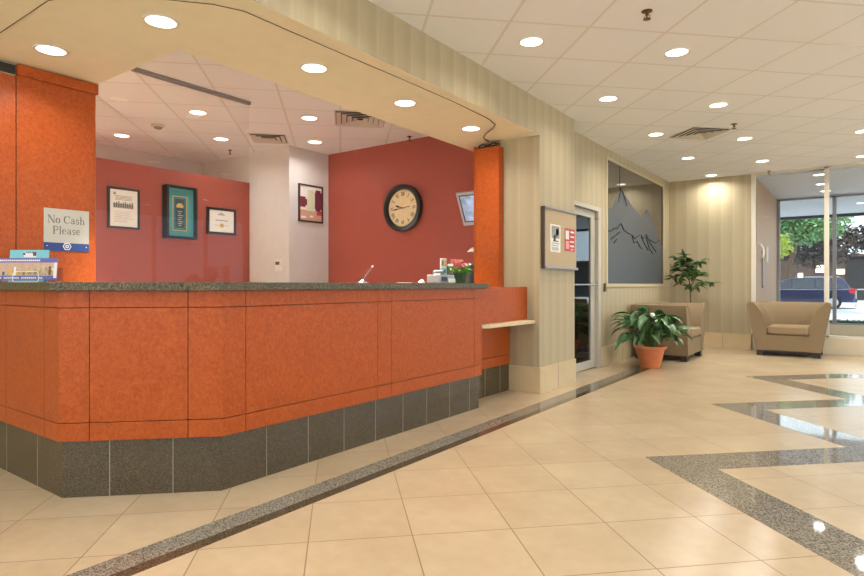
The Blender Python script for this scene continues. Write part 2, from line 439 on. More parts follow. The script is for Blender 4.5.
# granite floor inlays
w = MB(); w.prism([(-2.335 - .135, -4), (-2.335, -4), (-2.335, 8.6), (-2.335 - .135, 8.6)], 0, 0.0015, 0)
w.prism([(-2.335, -4), (-2.268, -4), (-2.268, 8.6), (-2.335, 8.6)], 0, 0.0015, 1)
struct(w.build('trim_1', [M['inlay'], M['inlay_dark']]))
w = MB()
tips = [3.905, 6.02, 8.08]
for i, ty in enumerate(tips):
    nxt = tips[i + 1] if i + 1 < len(tips) else ty + 2.1
    h = (nxt - ty) / 2
    # arm going up-right, arm going down-right
    w.prism([(-1.13, ty), (-0.70, ty), (-1.13 + h + .43, ty + h), (-1.13 + h, ty + h)], 0, 0.0015)
    if i == 0: w.prism([(-1.13, ty), (2.0, ty - 3.13), (2.43, ty - 3.13), (-0.70, ty)], 0, 0.0015)
    else:
        h = (ty - tips[i - 1]) / 2
        w.prism([(-1.13, ty), (-1.13 + h, ty - h), (-1.13 + h + .43, ty - h), (-0.70, ty)], 0, 0.0015)
struct(w.build('trim_2', M['inlay']))

# ------------------------------------------------------------------ window wall
def glazing(name, y, xs, z0, z1, wd, dp, mt, sill_mt, rail=0.05):
    root = bpy.data.objects.new(name, None); COL.objects.link(root); root.location = (xs[0], y, 0); root['kind'] = 'structure'
    WORLD[root.name] = Vector((xs[0], y, 0))
    for x in xs:
        b = MB(); b.box(x - wd / 2, x + wd / 2, y - dp / 2, y + dp / 2, z0, z1); b.build('mullion', mt, root, bevel=0.004)
    b = MB(); b.box(xs[0], xs[-1], y - dp / 2, y + dp / 2, z1 - 0.03, z1); b.box(xs[0], xs[-1], y - dp / 2, y + dp / 2, z0, z0 + rail)
    b.build('rail', mt, root)
    b = MB(); b.box(xs[0], xs[-1], y - 0.09, y + 0.09, 0, z0); b.build('sill_curb', sill_mt, root, bevel=0.006)
    for a, c in zip(xs[:-1], xs[1:]):
        b = MB(); b.box(a + wd / 2, c - wd / 2, y - 0.004, y + 0.004, z0 + rail, z1 - 0.03); b.build('pane', M['clear'], root)
    return root
M['curb'] = mat('cream_window_curb', (206, 192, 164), 0.5)
glazing('window_1', BW + 0.02, [-1.485 + 0.0, -0.436, 0.60, 1.65, 2.70, 3.75, 4.97], 0.27, CEIL, 0.066, 0.10, M['mullion'], M['curb'], 0.03)
def glazing_side(name, x, ys, z0, z1):
    root = bpy.data.objects.new(name, None); COL.objects.link(root); root.location = (x, ys[0], 0); root['kind'] = 'structure'; WORLD[root.name] = Vector((x, ys[0], 0))
    for y in ys:
        b = MB(); b.box(x - .05, x + .05, y - .033, y + .033, z0, z1); b.build('mullion', M['mullion'], root)
    b = MB(); b.box(x - .05, x + .05, ys[0], ys[-1], z1 - .03, z1); b.box(x - .09, x + .09, ys[0], ys[-1], 0, z0 + .03); b.build('rail', M['curb'], root)
    for a, c in zip(ys[:-1], ys[1:]):
        b = MB(); b.box(x - .004, x + .004, a + .033, c - .033, z0 + .03, z1 - .03); b.build('pane', M['clear'], root)
glazing('window_5', -4.05, [-8.57 + i * 1.36 for i in range(11)], 0.27, CEIL, 0.066, 0.10, M['mullion'], M['curb'], 0.03)
glazing_side('window_6', -8.66, [-3.97, -2.9], .27, CEIL)
glazing_side('window_4', 5.06, [-3.97 + i * 1.545 for i in range(11)], .27, CEIL)
glazing('window_2', VG, [-1.44, -0.425, 0.60, 1.65, 2.70, 3.75, 4.97], 0.30, 2.97, 0.07, 0.10, M['greyalu'], M['curb'], 0.03)
wall('wall_vestibule', -1.66, -1.46, BW + 0.2, VG + 0.2, 0, CEIL, M['brownwall'])
wall('ceiling_vestibule', -1.46, 5.0, BW + 0.08, VG + 0.05, 2.985, 3.039, M['canopy'])

# smoked window with frosted mountain
wd = bpy.data.objects.new('window_3', None); COL.objects.link(wd); wd.location = (-2.94, 9.6, 1.13); wd['kind'] = 'structure'; WORLD[wd.name] = Vector((-2.94, 9.6, 1.13))
b = MB(); b.box(-2.90, -2.888, 8.14, 11.06, 1.11, 2.92); b.build('pane', M['winglass'], wd)
b = MB()
for a in ((8.09, 8.15, 1.09, 2.93), (11.05, 11.11, 1.09, 2.93)): b.box(-2.888, -2.868, *a)
for a in ((8.15, 11.05, 1.09, 1.14), (8.15, 11.05, 2.89, 2.93)): b.box(-2.888, -2.868, *a)
b.build('window_trim', M['trimpaint'], wd, bevel=0.004)
b = MB(); b.box(-2.8875, -2.882, 11.0, 11.05, 1.14, 2.89); b.build('reveal', M['brown'], wd)
b = MB(); b.box(-2.8875, -2.885, 8.70, 8.712, 2.55, 2.89); b.build('pane_joint', M['bronze'], wd)
TH = R(36.077)
def on_x(u, v, x):
    c, s = math.cos(TH), math.sin(TH)
    dx = -s + c * (u - 432) / 587.24; dy = c + s * (u - 432) / 587.24; dz = (285 - v) / 587.24
    t = x / dx; return (x, dy * t, 1.12 + dz * t)
sil = [(605, 213), (609, 209), (612, 209.5), (614, 203), (616.5, 197), (618.5, 193), (621, 188.5), (623.5, 193), (626, 197), (628, 199), (630.5, 203.5), (633, 208), (637, 212), (641, 217),
       (644, 215), (646.5, 209), (648.5, 212), (651, 219), (653.5, 224), (656, 233), (658.5, 239), (663, 246)]
P3 = [on_x(u, v, -2.8875) for u, v in sil]
P3 = [(x, min(max(y, 8.15), 11.0), z) for x, y, z in P3]
b = MB(); lo = [(x, y, 1.14) for x, y, z in P3]
for off in (0,):
    for i in range(len(P3) - 1):
        b.quad(lo[i], lo[i + 1], P3[i + 1], P3[i]);
ext = bmesh.ops.extrude_face_region(b.bm, geom=b.bm.faces[:])
for v in [g for g in ext['geom'] if isinstance(g, bmesh.types.BMVert)]: v.co.x += 0.002
b.build('frosted_film', M['frost'], wd)
b = MB()
def stroke(b, pts, w, x):
    q = [on_x(u, v, x) for u, v in pts]
    b.tube(q, w, 5)
for pts in ([(606, 226), (608.5, 231), (611, 231), (614, 228.5), (617, 229), (621, 223.5), (624, 230)],
            [(625, 231), (628, 233), (632, 235), (635, 239), (638, 236), (641, 235), (643, 239), (646, 234.5), (649, 241), (652, 246), (656, 252)],
            [(611, 239), (615, 236), (620, 232)], [(614, 243), (617, 239)],
            [(632, 236), (634, 243), (637, 241), (640, 247), (642, 249)], [(641, 237), (645, 245), (648, 250)],
            [(646, 237), (649, 248), (653, 254)], [(621, 188.5), (619.5, 196), (618.5, 202)], [(622, 190), (625, 199), (627, 206)],
            [(650, 240), (655, 243), (660, 240)]):
    stroke(b, pts, 0.008, -2.882)
b.build('etched_ridge_line', M['bronze'], wd)

# ================================================================== RECEPTION DESK
FC = (-3.39, 1.35); FD = (-2.81, 1.91); YE = 4.58      # plan corners of the laminate face
XL = -4.752
desk = thing('reception_desk', 'long angled reception desk clad in orange laminate on a dark granite plinth', 'reception desk', (-3.2, 3.0, 0))
s2 = 2 ** .5
def inset(d):        # plan outline (front) moved back by d
    return [(XL, FC[1] + d), (FC[0] - .414 * d, FC[1] + d), (FD[0] - d, FD[1] + .414 * d), (FD[0] - d, YE - d)]
def ring_plan(d, t=0.40):
    f = inset(d); return f + [(f[3][0] - t, f[3][1]), (f[3][0] - t, 2.15), (FC[0] - .25, FC[1] + .62), (XL, FC[1] + .62)]
m = MB(); m.prism(ring_plan(0.003), 0.297, 1.09); m.build('desk_body', M['seam'], desk)
m = MB(); m.prism(ring_plan(0.0, .36), 0, 0.2965, 0)
# grout joints on the plinth
f = inset(0.0)
def joint(a, b_, s, z0=0, z1=.2965):
    ax, ay = a; bx, by = b_; L = math.hypot(bx - ax, by - ay); ux, uy = (bx - ax) / L, (by - ay) / L; nx, ny = uy, -ux
    p = [(ax + ux * (s + e) + nx * q, ay + uy * (s + e) + ny * q) for e, q in ((-.002, -.005), (-.002, .0012), (.002, .0012), (.002, -.005))]
    m.prism(p, z0, z1, 1)
for s in (.235, .555): joint(f[1], f[2], s)
for y in (2.21, 2.532, 2.849, 3.167, 3.48, 3.784, 4.109, 4.42): joint(f[2], f[3], y - f[2][1])
for s in (.15, .6, 1.05): joint(f[0], f[1], s)
m.build('plinth', [M['granite'], M['grout']], desk)
# laminate panels: columns per face, three rows
rows = ((0.300, 0.394), (0.398, 0.998), (1.002, 1.089))
def panels(a, b_, cuts, nm='laminate_panel'):
    ax, ay = a; bx, by = b_; L = math.hypot(bx - ax, by - ay); ux, uy = (bx - ax) / L, (by - ay) / L; nx, ny = uy, -ux
    cs = [0] + list(cuts) + [L]
    for i in range(len(cs) - 1):
        s0 = cs[i] + (0.002 if i else 0); s1 = cs[i + 1] - (0.002 if i < len(cs) - 2 else 0)
        for z0, z1 in rows:
            p = [(ax + ux * s + nx * q, ay + uy * s + ny * q) for s, q in ((s0, -.02), (s0, 0), (s1, 0), (s1, -.02))]
            mm = MB(); mm.prism(p, z0, z1); mm.build(nm, M['orange'], desk)
F = inset(-.02)
panels(F[0], F[1], [F[1][0] - XL - 0.72, F[1][0] - XL - .175] )
panels(F[1], F[2], [0.15, 0.645])
panels(F[2], F[3], [0.15, 1.265, 1.42, 2.57])
# end panel facing the recess
mm = MB(); mm.box(F[3][0] - .42, F[3][0] - .021, YE, YE + .018, .30, 1.089); mm.build('end_panel', M['orange'], desk)
# recessed section with writing ledge
mm = MB(); mm.box(-2.845, -2.815, YE + .02, 5.553, .745, 1.102); mm.build('upper_panel', M['orange'], desk, bevel=.002)
mm = MB(); mm.box(-3.05, -3.02, YE + .02, 5.553, .385, .722); mm.box(-3.05, -3.02, YE + .02, 5.553, .285, .381); mm.build('lower_panel', M['orange'], desk)
mm = MB(); mm.box(-3.075, -3.03, YE - .05, 5.553, 0, .283, 0)
for y in (4.75, 5.06, 5.36): mm.box(-3.03, -3.0285, y - .003, y + .003, 0, .283, 1)
mm.build('recess_plinth', [M['granite'], M['grout']], desk)
mm = MB(); mm.prism([(-3.04, YE + .022), (-2.78, YE + .022), (-2.73, YE + .07), (-2.73, 5.62), (-2.74, 5.62), (-2.74, 5.553), (-3.04, 5.553)][0:4] + [(-2.73, 5.553), (-3.04, 5.553)], .722, .758)
mm.build('writing_ledge', M['ledge'], desk, bevel=.006)
# countertop
def top_plan(o):
    f = inset(-o); return [(XL, f[0][1]), f[1], f[2], (f[3][0], YE + .07), (f[3][0] - .20, YE + .28), (f[3][0] - .78, YE + .28), (f[3][0] - .78, 2.28), (FC[0] - .30, FC[1] + .78), (XL, FC[1] + .78)]
m = MB(); m.prism(top_plan(.065), 1.0905, 1.135)
tag(m.build('granite_countertop', M['top'], bevel=.002), 'polished speckled dark granite countertop lying along the orange reception desk', 'countertop')

# tall orange panelling at the left
lp = thing('wall_panelling', 'tall orange laminate panelling at the left end of the desk', 'wall panel', (-4.79, 1.73, 0))
m = MB(); m.box(-4.798, -4.78, 1.613, 2.128, 0.0, 2.60); m.build('laminate_panel', M['orange'], lp)
m = MB(); m.box(-4.798, -4.78, 1.335, 1.607, 0.0, 2.585); m.build('laminate_panel', M['orange'], lp)
m = MB(); m.box(-4.798, -4.755, 1.613, 2.15, 2.59, 2.668); m.build('cap_trim', M['orange'], lp, bevel=.003)
m = MB(); m.box(-4.925, -4.798, 2.131, 2.147, 0.0, 2.668); m.build('edge_strip', M['orange'], lp)
m = MB(); m.box(-4.799, -4.782, 1.335, 1.606, 2.60, 2.66); m.build('shadow_gap', M['black'], lp)
# pier beside the column
pr_ = thing('orange_pier', 'narrow full height orange laminate pier beside the beige column', 'pier', (-3.235, 5.51, 0))
m = MB(); m.box(-3.385, -3.10, 5.46, 5.565, 0, 2.60); m.build('laminate_panel', M['orange'], pr_, bevel=.002)
m = MB(); m.box(-3.412, -3.387, 5.455, 5.565, 0, 2.63); m.build('edge_strip', M['orange'], pr_, bevel=.002)

# ================================================================== LIGHT FITTINGS
def lamp_data(power, size, spread=150):
    l = bpy.data.lights.new('downlight_lamp', 'AREA'); l.shape = 'DISK'; l.size = size; l.energy = power; l.color = WARM; l.spread = R(spread)
    return l
LD = {'lobby': lamp_data(LOBBY_W, .15, 150), 'soffit': lamp_data(SOFFIT_W, .15, 140), 'office': lamp_data(OFFICE_W, .15, 150), 'inner': lamp_data(OFFICE_FILL_W, .15, 75), 'far': lamp_data(LOBBY_FAR_W, .15, 150), 'wash': lamp_data(11, .15, 160)}
def make_light(kind, label, group, z, r=0.085):
    t = thing('recessed_downlight', label, 'ceiling light', (0, 0, z), 0, group)
    m = MB(); m.lathe([(r, -.0005), (r + .016, -.0005), (r + .014, -.006), (r, -.006)], seg=40, cap=False)
    m.bm.faces.ensure_lookup_table(); m.build('trim_ring', M['ring'], t, local=True, smooth=True)
    m = MB(); m.lathe([(r, -.001), (r - .01, -.003), (.001, -.004)], seg=40, cap=True); m.build('lens', M['lens'], t, local=True, smooth=True)
    l = bpy.data.objects.new('lamp', LD[kind]); COL.objects.link(l); l.parent = t; l.location = (0, 0, -.02)
    return t
def lights(kind, spots, z, group, r=.085):
    first = None
    for (x, y, lab) in spots:
        if first is None: first = make_light(kind, lab, group, z, r); first.location = (x, y, z)
        else: copy_tree(first, (x, y, z), lab)
Lp = 'round recessed ceiling light in the lobby, '
lights('lobby', [
    (-2.095, 4.207, Lp + 'nearest the desk soffit edge'),
    (-1.22, 5.105, Lp + 'largest, beside the bronze sprinkler'),
    (-2.095, 5.959, Lp + 'just past the beige column'),
    (-1.22, 6.859, Lp + 'between the two nearest sprinklers'),
    ], CEIL, 'lobby downlights')
lights('far', [(-2.10, 7.73, Lp + 'left of the square vent'),
    (-1.22, 8.634, Lp + 'right of the square vent'),
    (-2.10, 9.454, Lp + 'below the square vent'),
    (-1.22, 10.358, Lp + 'in front of the window wall corner'),
    (0.036, 9.085, Lp + 'upper one at the right picture edge'),
    (0.038, 10.842, Lp + 'lower one at the right picture edge')], CEIL, 'lobby downlights')
lights('office', [(-0.558, 11.878, 'recessed light in the entrance lobby ceiling, nearest of three behind the glass'), (-0.574, 12.998, 'recessed light in the entrance lobby ceiling, middle of three behind the glass'),
    (-0.551, 14.014, 'recessed light in the entrance lobby ceiling, farthest of three behind the glass')], 2.985, 'entrance lobby downlights')
lights('office', [(0.021, 16.407, 'recessed light in the white outdoor canopy')], 2.97, None)
lights('wash', [(-2.10, 11.18, Lp + 'washing the wall above the tall plant')], CEIL, 'lobby downlights')
# unseen rows added to brighten the lobby
lights('lobby', [(x, y, 'added ceiling light brightening the lobby from its unseen part') for x, y in
    [(-2.09, 2.45), (-2.09, 0.7), (-2.09, -1.1), (-3.4, -0.2), (-3.4, -2.0), (-1.22, 1.6), (-1.22, -0.2), (-1.22, -2.0), (0.3, 3.35), (0.3, 1.6), (0.3, -0.3), (0.3, -2.2),
     (1.6, 5.1), (1.6, 2.5), (1.6, 0.2), (1.6, -2.0), (3.4, 4.2), (3.4, 1.6), (3.4, -1.1)]], CEIL, 'added lobby lights out of view')
lights('far', [(x, y, 'added ceiling light brightening the lobby from its unseen part') for x, y in [(1.6, 9.9), (1.6, 7.7), (3.4, 9.9), (3.4, 7.3)]], CEIL, 'added lobby lights out of view')
Sp = 'round recessed light in the cream soffit, '
lights('soffit', [(-3.333, 1.859, Sp + 'above the desk corner'), (-4.326, 1.656, Sp + 'leftmost, above the orange panelling'),
    (-3.161, 2.903, Sp + 'third from the left'), (-3.141, 3.919, Sp + 'fourth from the left'), (-3.123, 4.944, Sp + 'beside the black cable bend')], SOF, 'soffit downlights', .085)
Op = 'round recessed office ceiling light, '
lights('office', [(-7.659, 3.751, Op + 'leftmost, above the framed certificate'), (-5.954, 3.749, Op + 'nearest the glass track'),
    (-6.79, 4.608, Op + 'beside the small ceiling sprinkler'), (-5.114, 4.627, Op + 'between the two office vents, nearer one'),
    (-5.913, 5.447, Op + 'in front of the framed photo wall')], CEIL, 'office downlights')
lights('inner', [(x, y, 'added unseen office light brightening the ceiling by bounce') for x, y in [(-7.75, 2.2), (-6.5, 2.1), (-5.4, 2.0), (-4.15, 3.0), (-4.2, 3.8), (-4.2, 4.6)]], CEIL, 'added office lights out of view')  # hidden lamps added for their bounce off the office floor

# vents
def vent(label, x, y, rz, w=.56, sides=(0, 1, 2, 3)):
    t = thing('ceiling_vent', label, 'air vent', (x, y, CEIL), rz)
    h = w / 2
    m = MB(); m.box(-h, h, -h, h, -.004, -.0005); m.build('backing', M['ventdark'], t, local=True)
    for i in range(4):
        a = h - .008 - i * .062; c = a - .052
        m = MB()
        for q in range(4):
            vs = m.loft([[(-a, -a, -.018), (a, -a, -.018), (c, -c, -.006), (-c, -c, -.006)], [(-a, -a, -.021), (a, -a, -.021), (c, -c, -.009), (-c, -c, -.009)]])
            m.xf(vs, Matrix.Rotation(q * math.pi / 2, 4, 'Z'))
        m.build('louvre', M['vent'], t, local=True)
    m = MB(); c = h - .01 - 4 * .062; m.box(-c, c, -c, c, -.03, -.024); m.build('centre_plate', M['vent'], t, local=True)
    m = MB()
    for q in range(4):
        vs = m.box(-h - .012, h + .012, h - .002, h + .012, -.008, -.0005); m.xf(vs, Matrix.Rotation(q * math.pi / 2, 4, 'Z'))
    m.build('frame', M['vent'], t, local=True)
vent('square louvred air vent in the lobby ceiling beyond the column', -1.63, 7.98, R(45), .50)
vent('square louvred air vent in the office ceiling above the white wall', -6.24, 4.95, R(45), .43)
vent('square louvred air vent half hidden by the cream soffit', -4.66, 4.99, R(45), .56)
def sprinkler(label, x, y, mt, s=1.0, grp=None):
    t = thing('fire_sprinkler', label, 'sprinkler', (x, y, CEIL))
    m = MB(); m.lathe([(.034 * s, -.0005), (.034 * s, -.004), (.012 * s, -.008)], seg=20); m.build('escutcheon', mt, t, local=True, smooth=True)
    m = MB(); m.lathe([(.009 * s, -.008), (.009 * s, -.03), (.005 * s, -.032), (.005 * s, -.052)], seg=10)
    m.tube([(.009 * s, 0, -.028), (.02 * s, 0, -.04), (.004, 0, -.056)], .003 * s, 6); m.tube([(-.009 * s, 0, -.028), (-.02 * s, 0, -.04), (-.004, 0, -.056)], .003 * s, 6)
    m.build('nozzle', mt, t, local=True, smooth=True)
    m = MB(); m.lathe([(.024 * s, -.056), (.024 * s, -.059), (.004, -.060)], seg=14); m.build('deflector', mt, t, local=True)
sprinkler('bronze fire sprinkler in the lobby ceiling at the top of the picture', -1.206, 4.213, M['brass'], 1.1)
sprinkler('dark fire sprinkler beside the square lobby vent', -1.213, 7.781, M['brass'], 1.1)
sprinkler('small fire sprinkler close to the corner of the window wall', -1.237, 11.336, M['brass'], 1.0)
sprinkler('small fire sprinkler in the office ceiling near the white walls', -7.24, 5.058, M['ventdark'], .8)
sprinkler('dark fire sprinkler above the red clock wall', -4.703, 5.961, M['ventdark'], 1.0)
t = thing('smoke_detector', 'round white smoke detector on the office ceiling behind the glass', 'smoke detector', (-6.807, 3.759, CEIL))
m = MB(); m.lathe([(.075, -.0005), (.075, -.02), (.055, -.028)], seg=28); m.build('base', M['vent'], t, local=True, smooth=True)
m = MB(); m.lathe([(.045, -.028), (.045, -.042), (.03, -.05)], seg=24); m.build('sensor_chamber', M['paper_grey'], t, local=True, smooth=True)

# cables on the soffit
m = MB(); zc = SOF - .004
pts = [(-4.75, 1.355, zc), (-4.27, 1.355, zc), (-3.58, 1.356, zc), (-3.42, 1.41, zc), (-3.27, 1.52, zc), (-3.08, 1.69, zc), (-2.89, 1.91, zc), (-2.82, 2.06, zc), (-2.81, 2.72, zc), (-2.79, 3.4, zc), (-2.78, 4.1, zc), (-2.80, 4.72, zc),
       (-2.84, 4.93, zc - .004), (-2.93, 5.04, zc - .006), (-3.07, 5.15, zc - .01), (-3.17, 5.26, zc - .012), (-3.20, 5.34, zc - .014), (-3.20, 5.41, zc - .012), (-3.22, 5.44, zc - .014)]
m.tube(pts, [.0022] * 11 + [.0035, .005] + [.006] * 6, 8)
tag(m.build('soffit_cable', M['brown'], smooth=True), 'thin dark cable taped along the soffit and curling down to the orange pier', 'cable')
m = MB(); m.box(-3.37, -3.14, 5.475, 5.555, 2.6005, 2.625)
m.tube([(-3.37, 5.49, 2.634), (-3.32, 5.48, 2.645), (-3.26, 5.51, 2.636), (-3.18, 5.49, 2.647), (-3.12, 5.53, 2.633)], .008, 8)
tag(m.build('cable_bundle', M['black']), 'black cable clutter lying on top of the orange pier', 'cable bundle')

# ================================================================== OFFICE
gp = thing('hanging_glass_panel', 'clear glass screen hanging from a metal ceiling track in the office', 'glass panel', (-5.17, 3.2, 1.1))
m = MB(); m.box(-5.19, -5.15, 2.62, 3.85, CEIL - .035, CEIL - .001); m.build('ceiling_track', M['silver'], gp)
m = MB(); m.box(-5.174, -5.166, 2.3, 3.84, 1.0, CEIL - .035); m.build('pane', M['hang'], gp)
m = MB(); m.box(-5.18, -5.16, 2.29, 2.31, 0, CEIL - .035); m.box(-5.18, -5.16, 2.31, 3.84, .98, 1.0); m.box(-5.185, -5.155, 3.3, 3.34, 0, .98); m.build('support_post', M['silver'], gp)

def framed(name, label, cat, face, u0, u1, z0, z1, depth, fw, fmt, draw, where):
    """picture on a wall; face 'x+' (wall plane x=where, spans y) or 'y-' (plane y=where, spans x)"""
    loc = (where, (u0 + u1) / 2, z0) if face == 'x+' else ((u0 + u1) / 2, where, z0)
    t = thing(name, label, cat, loc)
    def bx(m, a0, a1, b0, b1, d0, d1, mi=0):
        if face == 'x+': m.box(where + d0, where + d1, a0, a1, b0, b1, mi)
        else: m.box(a0, a1, where - d1, where - d0, b0, b1, mi)
    m = MB()
    bx(m, u0, u0 + fw, z0, z1, .001, depth); bx(m, u1 - fw, u1, z0, z1, .001, depth)
    bx(m, u0 + fw, u1 - fw, z0, z0 + fw, .001, depth); bx(m, u0 + fw, u1 - fw, z1 - fw, z1, .001, depth)
    m.build('frame', fmt, t, bevel=.003)
    m = MB(); mats = draw(lambda a0, a1, b0, b1, lv, mi: bx(m, u0 + fw + (u1 - u0 - 2 * fw) * a0, u0 + fw + (u1 - u0 - 2 * fw) * a1, z0 + fw + (z1 - z0 - 2 * fw) * b0, z0 + fw + (z1 - z0 - 2 * fw) * b1, .001, depth * .55 + lv * .0008, mi))
    m.build('picture_sheet', mats, t)
    return t
def d_cert(bx):
    bx(0, 1, 0, 1, 0, 0)
    rnd = random.Random(3)
    bx(.12, .22, .86, .93, 1, 1)
    for i in range(4): bx(.15 + rnd.random() * .1, .75 + rnd.random() * .1, .72 + i * .035, .735 + i * .035, 1, 1)
    bx(.12, .85, .50, .62, 1, 1)
    for i in range(9): bx(.14 + i * .08, .18 + i * .08, .52, .64 + .02 * (i % 3), 2, 2)
    for i in range(7): bx(.15, .55 + rnd.random() * .3, .12 + i * .045, .128 + i * .045, 1, 1)
    return [M['paper_white'], M['paper_grey'], M['ink']]
def d_teal(bx):
    bx(0, 1, 0, 1, 0, 0); bx(.2, .75, .12, .84, 1, 1); bx(.235, .715, .14, .82, 2, 2); bx(.27, .68, .16, .80, 3, 0); bx(.29, .66, .175, .785, 4, 3)
    bx(.34, .60, .60, .66, 5, 4); bx(.38, .56, .66, .69, 5, 4)
    for i in range(8): bx(.42 - .03 * (i % 2), .52 + .04 * (i % 3), .22 + i * .042, .235 + i * .042, 5, 4)
    return [M['teal'], M['gold'], M['tealdark'], M['tealdark'], M['gold']]
def d_award(bx):
    bx(0, 1, 0, 1, 0, 0); bx(.35, .62, .78, .84, 1, 1); bx(.42, .55, .86, .90, 1, 1)
    bx(.25, .75, .52, .56, 1, 1); bx(.2, .4, .3, .315, 1, 1); bx(.58, .8, .3, .315, 1, 1); bx(.45, .56, .22, .40, 1, 2); bx(.43, .58, .25, .37, 2, 2)
    return [M['paper_white'], M['paper_grey'], M['gold']]
def d_photo(bx):
    bx(0, 1, 0, 1, 0, 0); bx(0, 1, 0, .30, 1, 1); bx(.35, .62, .28, .90, 2, 2); bx(.30, .66, .28, .45, 3, 2)
    bx(.0, .25, .38, .68, 2, 3); bx(.0, .32, .44, .62, 3, 3); bx(.68, 1, .35, .85, 2, 3); bx(.72, .95, .30, .92, 3, 3); bx(.78, 1, .18, .32, 3, 4); bx(.05, .28, .06, .12, 2, 0); bx(.45, .6, .1, .15, 2, 0)
    return [M['paper_white'], M['sand'], M['palegreen'], M['maroon'], M['redprint']]
framed('framed_document', 'portrait document in thin dark frame, leftmost on the red partition', 'picture frame', 'x+', 3.35, 3.73, 1.80, 2.29, .03, .025, M['blackm'], d_cert, -7.2)
framed('shadow_box_frame', 'deep black framed teal display box on the red partition', 'picture frame', 'x+', 4.03, 4.455, 1.72, 2.40, .12, .03, M['black'], d_teal, -7.2)
framed('framed_certificate', 'landscape certificate with gold seal in dark frame on the red partition', 'picture frame', 'x+', 4.655, 5.115, 1.82, 2.19, .03, .035, M['blackm'], d_award, -7.2)
framed('framed_photograph', 'framed maroon tinted picture of a white tower on the narrow white wall', 'picture frame', 'x+', 5.518, 5.97, 2.012, 2.542, .03, .022, M['brown'], d_photo, -6.335)

# thermostat
t = thing('thermostat', 'small white thermostat on the white office wall', 'thermostat', (-6.545, 5.36, 1.36))
m = MB(); m.box(-6.60, -6.475, 5.33, 5.359, 1.31, 1.475); m.build('housing', M['ring'], t, bevel=.004)
m = MB(); m.box(-6.585, -6.50, 5.3285, 5.3298, 1.40, 1.445); m.build('display', M['ink'], t)

# wall clock
CX, CZ, WY = -4.895, 2.14, 6.1
ck = thing('wall_clock', 'large round black framed clock with cream dial and roman numerals', 'clock', (CX, WY, CZ))
m = MB(); m.lathe([(.30, -.001), (.315, -.02), (.31, -.075), (.285, -.09), (.265, -.085), (.245, -.055), (.243, -.03)], (CX, WY, CZ), 64, 'y', cap=False); m.build('rim', M['black'], ck, smooth=True)
m = MB(); m.lathe([(.246, -.03), (.246, -.038)], (CX, WY, CZ), 64, 'y'); m.lathe([(.246, -.002), (.246, -.03)], (CX, WY, CZ), 48, 'y'); m.build('dial', M['cream'], ck)
m = MB()
rom = ['XII', 'I', 'II', 'III', 'IIII', 'V', 'VI', 'VII', 'VIII', 'IX', 'X', 'XI']
def seg2(m, p, q, w, place, d0=-.0415, d1=-.0382):
    p = Vector(p); q = Vector(q); d = (q - p).normalized(); n = Vector((-d.y, d.x)) * w / 2
    pp = [place(v) for v in (p - n, p + n, q + n, q - n)]
    a = [m.bm.verts.new((CX + x, WY + d1, CZ + z)) for x, z in pp]; b = [m.bm.verts.new((CX + x, WY + d0, CZ + z)) for x, z in pp]
    m.bm.faces.new(a); m.bm.faces.new(b[::-1])
    for i in range(4): m.bm.faces.new([a[i], b[i], b[(i + 1) % 4], a[(i + 1) % 4]])
for h, s in enumerate(rom):
    wds = {'I': .014, 'V': .03, 'X': .03}; tot = sum(wds[c] for c in s); x = -tot / 2; ang = -h * math.pi / 6
    def place(v, ang=ang):
        vx, vy = v.x, v.y + .188; return (vx * math.cos(ang) - vy * math.sin(ang), vx * math.sin(ang) + vy * math.cos(ang))
    for c in s:
        w = wds[c]
        if c == 'I': seg2(m, (x + w / 2, -.025), (x + w / 2, .025), .006, place)
        elif c == 'V': seg2(m, (x + .004, .025), (x + w / 2, -.025), .006, place); seg2(m, (x + w - .004, .025), (x + w / 2, -.025), .004, place)
        else: seg2(m, (x + .004, .025), (x + w - .004, -.025), .006, place); seg2(m, (x + w - .004, .025), (x + .004, -.025), .004, place)
        x += w
for k in range(60):
    a = k * math.pi / 30; seg2(m, (.226 * math.sin(a), .226 * math.cos(a)), (.236 * math.sin(a), .236 * math.cos(a)), .003, lambda v: (v.x, v.y))
m.build('numerals', M['ink'], ck)
def hand(nm, ang, ln, tail, w):
    m = MB(); d = (math.sin(ang), math.cos(ang))
    seg2(m, (-d[0] * tail, -d[1] * tail), (d[0] * ln, d[1] * ln), w, lambda v: (v.x, v.y), -.048, -.044)
    seg2(m, (d[0] * ln * .5, d[1] * ln * .5), (d[0] * ln * .85, d[1] * ln * .85), w * 1.9, lambda v: (v.x, v.y), -.0485, -.0445)
    m.build(nm, M['black'], ck)
hand('hour_hand', R(-73), .125, .02, .012); hand('minute_hand', R(-97), .17, .12, .008)

# wall monitor, tipped forward on a bracket
tv = thing('wall_monitor', 'tipped flat monitor in a silver frame high on the red wall beside the pier', 'monitor', (-3.55, 6.1, 1.9))
A = Vector((-3.93, 5.87, 2.225)); B = Vector((-3.93, 6.05, 1.845)); ex = Vector((1, 0, 0)); up = (A - B).normalized(); nn = ex.cross(up).normalized()
if nn.y > 0: nn = -nn
def slab(m, a0, a1, b0, b1, d0, d1, mi=0):
    vs = m.box(a0, a1, b0, b1, d0, d1, mi)
    mt = Matrix(((ex.x, up.x, nn.x, B.x), (ex.y, up.y, nn.y, B.y), (ex.z, up.z, nn.z, B.z), (0, 0, 0, 1))); m.xf(vs, mt)
H_ = (A - B).length
m = MB(); slab(m, 0, .70, 0, H_, -.03, 0); m.build('housing', M['silver'], tv, bevel=.006)
m = MB(); slab(m, .035, .665, .045, H_ - .035, 0, .004, 0); m.build('bezel', M['black'], tv)
m = MB(); slab(m, .055, .645, .06, H_ - .05, .004, .0055, 0); m.build('screen', M['screen'], tv)
